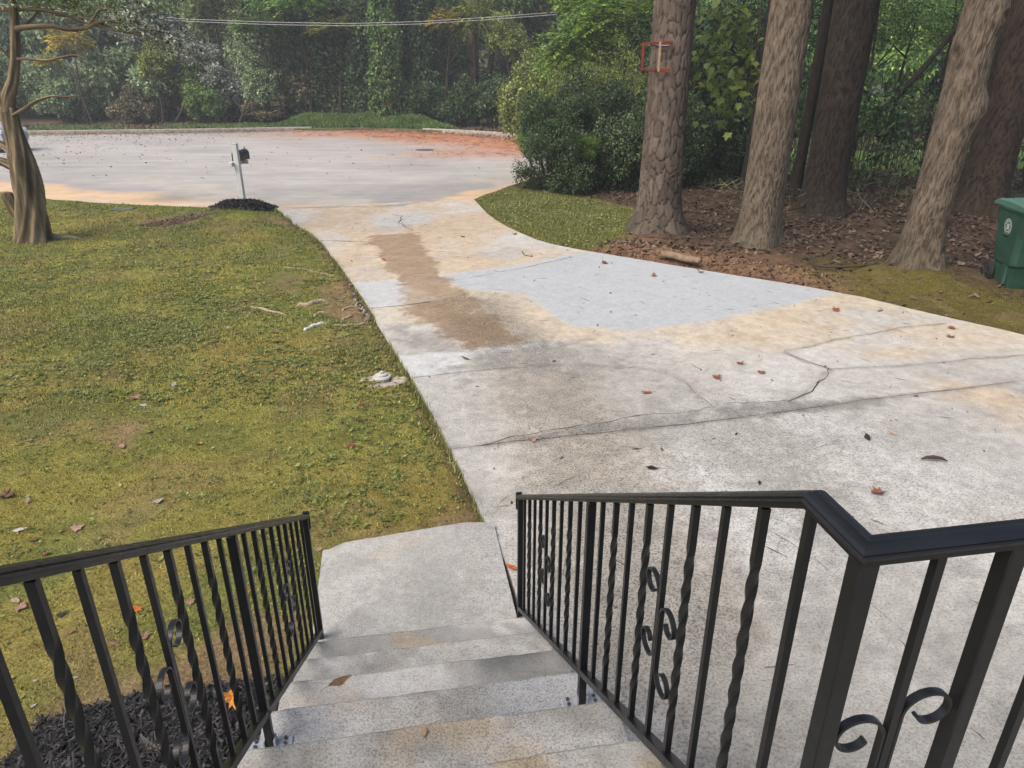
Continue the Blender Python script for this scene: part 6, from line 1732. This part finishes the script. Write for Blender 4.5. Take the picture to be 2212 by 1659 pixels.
for k, (px, Y, zc, s, mat) in enumerate(((1690, 17.0, 1.3, 1.0, 'dark'), (1740, 18.4, 1.6, 1.1, 'dark'), (1860, 17.2, 1.1, .95, 'dark'), (1905, 18.2, 1.5, 1.1, 'mid'), (1950, 16.8, 1.2, 1.0, 'dark'), (2010, 17.6, 1.4, 1.0, 'dark'), (2055, 16.2, 1.1, .9, 'dark'), (2100, 17.8, 1.3, 1.0, 'mid'), (2185, 16.0, 1.2, 1.0, 'dark'), (2240, 17.0, 1.3, 1.0, 'dark'), (1660, 19.0, 1.2, 1.1, 'dark'), (1820, 19.6, 1.8, 1.2, 'mid'))):
    shrub('cane_thicket', ['cane thicket just right of the straight grey trunk, in front', 'cane thicket between the slim dark trunk and the large dark trunk', 'cane thicket at the right foot of the large dark trunk', 'taller cane thicket right of the large dark trunk', 'low cane thicket midway between the dark and the knotted trunk', 'cane thicket in the middle of the gap with bright lawn behind', 'cane thicket just left of the knotted trunk foot', 'greener cane thicket behind the knotted trunk', 'cane thicket right of the bin lid by the edge tree', 'cane thicket beyond the right picture edge', 'cane thicket behind the straight grey trunk, farther back', 'tall green cane thicket far back right of the large dark trunk'][k], px, Y, zc, UN, (s, s, s * .9), mat, 'undergrowth', 'cane undergrowth in the woodland', STU, .03)
for k, (px, Y, zc, sc, mat) in enumerate(((1480, 36, 4.5, 1.0, 'mid'), (1570, 38, 4.2, 1.0, 'bright'), (1660, 37, 4.0, .9, 'mid'), (1750, 36, 4.3, 1.0, 'bright'), (1850, 38, 4.2, 1.0, 'lime'), (1940, 36, 4.0, .9, 'bright'), (2030, 37, 4.3, 1.0, 'lime'), (2120, 36, 4.0, 1.0, 'bright'), (2220, 37, 4.4, 1.1, 'mid'), (2330, 38, 4.6, 1.2, 'bright'))):
    tree('sunlit_tree', ['sunlit tree far behind the pine', 'sunlit tree far behind the sapling', 'sunlit tree far behind the straight grey trunk', 'bright tree far behind the slim dark trunk', 'lime green tree far back, right of the large dark trunk', 'bright tree far back in the middle of the open gap', 'lime green tree far back, left of the knotted trunk', 'bright tree far back behind the knotted trunk', 'sunlit tree far back above the bin', 'bright tree far back past the right edge'][k], px, Y, zc, TR, sc, mat, 'trees beyond the neighbouring lawn', g=-.05)
for k in range(9):
    px = 1440 + k * 110
    shrub('sunlit_shrub', ['low shrub at the back of the neighbouring lawn, behind the pine', 'low shrub at the back of the neighbouring lawn, behind the sapling', 'low shrub at the back of the neighbouring lawn, behind the grey trunk', 'low shrub at the back of the neighbouring lawn, behind the slim dark trunk', 'low shrub at the back of the neighbouring lawn, behind the large dark trunk', 'low shrub at the back of the neighbouring lawn, in the open gap', 'low shrub at the back of the neighbouring lawn, left of the knotted trunk', 'low shrub at the back of the neighbouring lawn, behind the knotted trunk', 'low shrub at the back of the neighbouring lawn, above the bin'][k], px, 33.5 + (k % 3), 1.0, SH, (1.1, 1.0, .8), ('mid', 'bright', 'olive')[k % 3], 'shrub', 'shrubs at the back of the neighbouring lawn', STM, -.03)
# dead brush on the woodland floor
rg = np.random.default_rng(5)
x = rg.uniform(4.5, 15, 900); y = rg.uniform(14.5, 17.5, 900)
V, F = chips(rg, x, y, wood_z(x, y) + rg.uniform(.05, .35, 900), (.2, .7), (.006, .014), .5)
tag(obj('brushwood', np_mesh('brushwood', V, F, LF['brownish'])), 'dead brushwood and twigs at the back edge of the leaf litter', 'brushwood', kind='stuff')

# ================================================================== FAR WOOD
for lab, nm, px, Y, zc, mesh, sc, mat in (
    ('grey green shrub at the far left edge behind the crape myrtle', 'far_shrub', -40, 42, 1.9, SH, 1.5, 'grey_green'),
    ('dusky green shrub behind the crape myrtle trunk', 'far_shrub', 60, 43, 2.2, SH, 1.6, 'grey_green'),
    ('low dusky shrub left of the thin bare stem', 'far_shrub', 125, 41.5, 1.5, SH, 1.15, 'grey_green'),
    ('dark shrub with brown foot under the long left branch', 'far_shrub', 190, 42.5, 1.6, SH, 1.3, 'grey_green'),
    ('grey green shrub in the middle of the left thicket', 'far_shrub', 255, 43.5, 2.5, SH, 1.7, 'grey_green'),
    ('brownish shrub at the foot of the left thicket', 'far_shrub', 285, 41.2, 1.0, SH, .95, 'brownish'),
    ('grey green shrub above the brownish one', 'far_shrub', 335, 42.8, 1.9, SH, 1.4, 'grey_green'),
    ('fresh green rounded shrub in the centre of the left thicket', 'far_shrub', 420, 41.8, 1.9, SH, 1.25, 'mid'),
    ('low leafy green shrub near the verge, left of centre', 'far_shrub', 450, 40.8, .85, SH, .85, 'mid'),
    ('pale bluish green shrub, right neighbour of the fresh green one', 'far_shrub', 490, 42.4, 1.9, SH, 1.35, 'silver'),
    ('vine covered shrub leaning over the dark hollow', 'far_shrub', 560, 42.0, 2.2, DOME, (1.0, 1., 1.1), 'grey_green'),
    ('grey shrub with pale leaf tips above the dark hollow', 'far_shrub', 600, 43.5, 3.0, SH, 1.3, 'silver'),
    ('brown tangled shrub at the foot of the dark hollow', 'far_shrub', 575, 41.2, .8, SH, (1.2, 1., .7), 'brownish'),
    ('brown dead looking shrub in the dark hollow behind the weed mound', 'far_shrub', 660, 43.5, 1.5, SH, 1.4, 'brownish'),
    ('second brown shrub in the hollow, behind the weed mound', 'far_shrub', 735, 43.2, 1.3, SH, 1.3, 'brownish'),
    ('dark shrub right of the weed mound', 'far_shrub', 860, 41.8, 1.4, SH, 1.2, 'brownish'),
    ('dark green shrub left of the right hand kerb', 'far_shrub', 930, 41.0, 1.5, SH, 1.15, 'dark'),
    ('dark green shrub behind the right hand kerb', 'far_shrub', 1000, 39.5, 1.3, SH, 1.2, 'dark'),
    ('dark bush in the gap left of the vine dome', 'far_shrub', 1060, 38.5, 1.4, SH, 1.2, 'dark'),
    ('yellow leaved bush in the left thicket below the wire', 'yellow_bush', 150, 41.0, 4.0, FR, (.8, .7, .8), 'yellow'),
    ('small yellow bush left of the thin stem', 'yellow_bush', 105, 41.5, 3.1, FR, (.5, .5, .4), 'yellow'),
    ('yellow olive bush under the arching grey branches', 'yellow_bush', 330, 41.6, 3.2, SH, .9, 'yellowish'),
    ('arching shrub with silvery leaves in the upper left', 'silver_shrub', 300, 42.5, 4.9, SH, (1.8, 1.2, .9), 'silver'),
    ('silvery shrub sloping down to the right in the upper left', 'silver_shrub', 400, 42.0, 3.9, SH, (1.3, 1.1, .8), 'silver')):
    shrub(nm, lab, px, Y + 2.0, zc + .15, mesh, sc, mat, 'shrub', 'thicket along the far side of the street')
for lab, px, Y, zc, mesh, sc, mat in (
    ('tree with bright feathery fronds at the top left of centre', 655, 42.5, 5.9, FR, (1.3, 1.2, 1.2), 'bright'),
    ('tree with yellow tipped fronds below the wire, left', 560, 42.0, 4.8, FR, (1.0, 1., .7), 'lime'),
    ('tree with yellow tipped fronds over the dark hollow', 725, 42.2, 4.7, FR, (1.3, 1., .65), 'yellowish'),
    ('light green tree crown at the top of the left thicket', 470, 44.5, 6.3, TR, (.8, .7, .6), 'olive'),
    ('light green frond tree near the top centre', 600, 44.0, 6.2, FR, (1.1, 1., 1.), 'bright'),
    ('yellowing tree left of the house gap', 840, 44.5, 6.0, TR, (.6, .6, .55), 'yellowish'),
    ('pale green hanging tree crown at top centre', 880, 43.5, 6.6, FR, (1.1, 1., 1.2), 'lime'),
    ('tree with a cluster of yellow leaves below the wire, right', 965, 42.0, 5.0, FR, (.9, .8, .7), 'yellow'),
    ('pale yellow green tree right of the bare far trunk', 1030, 41.5, 5.0, FR, (1.0, .9, 1.2), 'yellowish'),
    ('green tree left of the gap under the distant house', 945, 48.5, 3.4, TR, (.6, .6, .7), 'mid'),
    ('olive tree filling the gap under the distant house', 985, 47.5, 2.9, TR, (.75, .7, .8), 'mid'),
    ('tree with pale leaves over the gap by the vine dome', 1100, 40.0, 4.4, TR, (.55, .55, .5), 'olive')):
    tree('frond_tree', lab, px, Y + 1.2, zc + .1, mesh, sc, mat, 'light leaved trees along the far side', tk=.7)
for k, (px, Y, s, mat, lab) in enumerate(((800, 43.5, 1.1, 'dark', 'tree wrapped in dark ivy left of the bare orange vine'), (835, 42.6, .9, 'mid', 'ivy column with pale leaves in the middle of the far wood'), (770, 44.5, 1.1, 'dark', 'dark ivy column beside the hollow'), (710, 45.0, 1.2, 'dark', 'ivy column at the back of the dark hollow'), (905, 43.6, .95, 'dark', 'dark ivy column right of the orange vine'), (640, 45.2, 1.2, 'dark', 'ivy column behind the frond tree'), (540, 46, 1.2, 'grey_green', 'grey green ivy column behind the pale shrubs'))):
    x = xw(px, Y, 3); z0 = zfar(x, Y)
    r = tag(empty('ivy_tree', (x, Y, z0)), lab, 'tree', 'ivy covered trees of the far wood')
    obj('trunk', TRK[k % 3], r, (0, 0, 0), (0, 0, k), (1.1, 1.1, 1.1))
    obj('vines', VT_[k % 3], r, (0, 0, 0), (0, 0, k * 1.3), (s, s, 1.12), LF[mat])
for px, py0, r0, lab in ((880, 285, .30, 'tall bare dark trunk in the middle of the far wood'), (1022, 235, .34, 'stout grey trunk in front of the distant house'), (672, 235, .36, 'leaning brown trunk at the top left of centre'), (938, 240, .22, 'dark trunk beside the house gap')):
    Y = 45.5; x = xw(px, Y, 4)
    r = tag(empty('bare_tree', (x, Y, .3)), lab, 'tree')
    obj('trunk', trunk_mesh(r0, r0 * .8, 14, 'furrow', int(px), (.105, .085, .070), (.03, .025, .02), 30, 60, .3), r, (0, 0, 0), (0, R(-3) if px == 672 else 0, 0))
    obj('crown', TR[px % 4], r, (0, 0, 13.5), (0, 0, 1), (1, 1, 1), LF['dark'])
# thin bare stems of the left thicket
for k, (pts, r0, lab) in enumerate((([(200, 268), (178, 210), (160, 160), (128, 115), (95, 90)], .05, 'thin bare curved stem in the left thicket'), ([(345, 320 - 50), (352, 262), (350, 230), (343, 205)], .05, 'short upright stem at the foot of the left thicket'),
        ([(380, 262), (392, 240), (398, 225)], .06, 'second short dark stem in the left thicket'), ([(600 - 82, 262), (530, 232), (540, 205)], .06, 'slanting stem under the vine covered shrub'))):
    m = MB(); m.tube([plane_at(a, b, 40.6) for a, b in pts], [r0 * (1 - .15 * i) for i in range(len(pts))], 6)
    tag(obj('bare_sapling', m.mesh('bare_sapling', B_BRANCH)), lab, 'stem')
# ochre hanging vine on the ivy tree
rg = np.random.default_rng(31)
pv_ = [plane_at(*p, 41.9) for p in ((825, 92), (827, 120), (826, 150), (833, 190), (840, 215), (842, 240))]
C = np.concatenate([np.array(a)[None] + (np.array(b) - np.array(a))[None] * rg.uniform(0, 1, (60, 1)) + rg.normal(0, .09, (60, 3)) for a, b in zip(pv_[:-1], pv_[1:])])
V, F = leaves(rg, C, np.tile([[0, -1., 0]], (len(C), 1)), (.07, .13), .6, .4)
r = tag(obj('hanging_vine', np_mesh('hanging_vine', V, F, mat_leaf('foliage_ochre', [(.2, (.13, .075, .02)), (.6, (.30, .18, .04)), (1., (.42, .28, .07))], .4))), 'strand of ochre leaves hanging down the ivy tree', 'vine')
# rows of tall trees
kk = 0
for row, (Y, n, x0, x1, zc, sc) in enumerate(((50, 18, -44, 12, 6.0, 1.15), (56, 16, -50, 24, 7.5, 1.35), (63, 15, -56, 40, 8.5, 1.6))):
    for i in range(n):
        x = x0 + (x1 - x0) * (i + rp.uniform(-.3, .3)) / (n - 1); y = Y + rp.uniform(-2, 2)
        if row < 2 and abs(x - (-4.25 * y / 60)) < 1.5: continue       # gap towards the house
        r = tag(empty('wood_tree', (x, y, zfar(x, y))), 'tall dim leafy tree deep in the far wood', 'tree', 'tall trees of the far wood')
        s = sc * rp.uniform(.85, 1.15)
        obj('crown', TR[kk % 4], r, (0, 0, zc + rp.uniform(-1, 1.2)), (0, 0, rp.uniform(0, 6.28)), (s, s, s * 1.15), LF[rp.choice(('far_green', 'grey_green', 'mid', 'far_green', 'olive'))])
        obj('trunk', TRK[kk % 3], r, (0, 0, 0), (0, 0, kk), (1.5, 1.5, 1.1)); kk += 1
# undergrowth band at the foot of the wood
for i in range(26):
    x = -42 + i * 2.0 + rp.uniform(-.6, .6); y = 46.5 + rp.uniform(-1, 2.5)
    if x > 8: continue
    shrub('wood_shrub', 'dim shrub in the undergrowth of the far wood', CX + x / (y * .917) * FPX, y, 1.9 + rp.uniform(-.3, .6), SH, (1.5, 1.3, 1.4), rp.choice(('grey_green', 'dark', 'far_green', 'mid')), 'shrub', 'undergrowth of the far wood')
# the wood goes on behind: one mass
rg = np.random.default_rng(41)
n = 20000
x = rg.uniform(-75, 75, n); z = rg.uniform(0, 17, n); y = 74 + 5 * fbm(x, z, .16, 3, 6) + rg.uniform(0, 3, n) - .08 * np.abs(x)
C = np.stack([x, y, z], 1); k = ~((np.abs(x + 6.6) < 2.6) & (z < 10)); C = C[k]
V, F = leaves(rg, C, np.tile([[0, -1., .3]], (len(C), 1)), (.7, 1.3), .6, .2)
tag(obj('distant_wood', np_mesh('distant_wood', V, F, LF['dark'])), 'mass of dark foliage closing the view behind the trees', 'woodland', kind='stuff')

# ================================================================== WIRES, HOUSE, CAR
M_WIRE = mat_plain('cable', (.42, .42, .42), .5, .3, 0, .1)
for k, off in enumerate((0, .10)):
    m = MB(); pts = []
    for px, py in ((-420, -40), (-150, 2), (130, 24), (280, 38), (420, 47), (580, 53), (750, 56), (900, 52), (1050, 43), (1180, 33), (1300, 24), (1420, 14)):
        p = Vector(plane_at(px, py, 37.5)); p.z += off * (1 - .6 * abs(px - 750) / 800 * 0); pts.append(p)
    m.tube(pts, .010, 5)
    tag(obj('utility_wire', m.mesh('utility_wire', M_WIRE)), ('lower' if k == 0 else 'upper') + ' of two thin cables sagging in front of the far wood', 'wire', 'overhead cables')
hs = tag(empty('house', (-7.2, 82, 2.0)), 'pale house with a blue grey roof glimpsed through the far trees', 'house')
m = MB(); m.box(0, 0, 3.0, 13, 8, 6.0); obj('wall', m.mesh('wall', mat_plain('house_siding', (.42, .36, .30), .8)), hs)
m = MB(); V = [(-7, -4.6, 5.9), (7, -4.6, 5.9), (7, 4.6, 5.9), (-7, 4.6, 5.9), (-7, 0, 9.0), (7, 0, 9.0)]
m.add(V, [(0, 1, 5, 4), (2, 3, 4, 5), (1, 2, 5), (3, 0, 4), (3, 2, 1, 0)]); obj('roof', m.mesh('roof', mat_plain('roof_blue_grey', (.28, .34, .40), .7)), hs)
for x in (-4, 0, 4):
    m = MB(); m.box(x, -4.03, 3.6, 1.3, .08, 1.6); w_ = obj('window', m.mesh('window', M_WHITE), hs)
    m = MB(); m.box(x, -4.08, 3.6, 1.1, .04, 1.4); obj('pane', m.mesh('pane', mat_plain('window_glass', (.03, .04, .05), .1, .6)), w_)

M_CAR = mat_plain('silver_paint', (.42, .44, .46), .3, .5, .3, .04, 5, .01)
M_GLASS = mat_plain('car_glass', (.015, .018, .02), .08, .6)
M_LAMP = mat_plain('headlamp_glass', (.72, .74, .76), .12, .6, 0, .08, 30)
cx_, cy_ = gxy(15, 331)
car = tag(empty('parked_car', (cx_ - 2.25, cy_ + .75, .02)), 'silver parked car of which only the nose shows at the left edge', 'car')
prof = [(-2.2, .45), (-2.22, .75), (-2.15, .98), (-1.75, 1.05), (-1.2, 1.40), (-.4, 1.47), (.35, 1.42), (1.0, 1.02), (1.6, .94), (2.05, .82), (2.2, .66), (2.24, .42), (2.1, .22), (-2.05, .24)]
m = MB(); n = len(prof); V = []
for y, ins in ((-.86, .0), (-.80, .04), (.80, .04), (.86, 0)):
    for x, z in prof:
        k = .86 - (.22 * max(0, (z - .95)) / .5) - .02
        k2 = 1 - .10 * max(0, (abs(x) - 1.7) / .5)
        V.append((x, math.copysign(min(abs(y), k) * k2, y), z))
F = []
for j in range(3):
    for i in range(n): F.append((j * n + i, j * n + (i + 1) % n, (j + 1) * n + (i + 1) % n, (j + 1) * n + i))
F += [tuple(range(n - 1, -1, -1)), tuple(range(3 * n, 4 * n))]
m.add(V, [f[::-1] for f in F]); obj('body', m.mesh('body', M_CAR), car)
for sg in (-1, 1):
    m = MB(); m.add([(x, sg * y, z) for x, y, z in ((-1.1, .845, 1.02), (.85, .845, 1.02), (.3, .70, 1.36), (-1.0, .70, 1.36))], [(0, 1, 2, 3) if sg > 0 else (3, 2, 1, 0)])
    obj('side_window', m.mesh('side_window', M_GLASS), car)
    m = MB(); m.box(2.12, sg * .60, .70, .16, .34, .15, -sg * .35, .03); obj('headlight', m.mesh('headlight', M_LAMP), car)
    for x in (-1.35, 1.38):
        m = MB(); m.tube([(x, sg * .68, .32), (x, sg * .70, .32), (x, sg * .87, .32), (x, sg * .88, .32)], [.26, .32, .32, .27], 24)
        wl = obj('wheel', m.mesh('wheel', M_RUB), car)
        m = MB(); m.tube([(x, sg * .86, .32), (x, sg * .885, .32)], [.21, .18], 16); obj('rim', m.mesh('rim', M_ZINC), wl)
m = MB(); m.add([(.40, -.68, 1.425), (.40, .68, 1.425), (1.0, .80, 1.03), (1.0, -.80, 1.03)], [(3, 2, 1, 0)]); V = m.v; m.v = [(x + .012, y, z + .012) for x, y, z in V]
obj('windscreen', m.mesh('windscreen', M_GLASS), car)
m = MB(); m.box(2.23, 0, .45, .03, 1.0, .12, 0, .01); obj('grille', m.mesh('grille', M_BLACK), car)
m = MB(); m.box(2.235, 0, .60, .03, .8, .05, 0, .01); obj('bumper_trim', m.mesh('bumper_trim', M_ZINC), car)

# thin autumn haze in the air: one closed box round the whole place
t = NT('haze')
vol = t.n('ShaderNodeVolumePrincipled', {'Color': (.86, .90, .95, 1), 'Density': .0019, 'Anisotropy': .2})
t.t.links.new(vol.outputs[0], t.out.inputs['Volume'])
m = MB(); m.box(0, 60, 10.5, 220, 300, 27)
tag(obj('haze', m.mesh('haze', t.m)), 'thin pale haze lying over the street and the far wood', 'haze', kind='stuff')
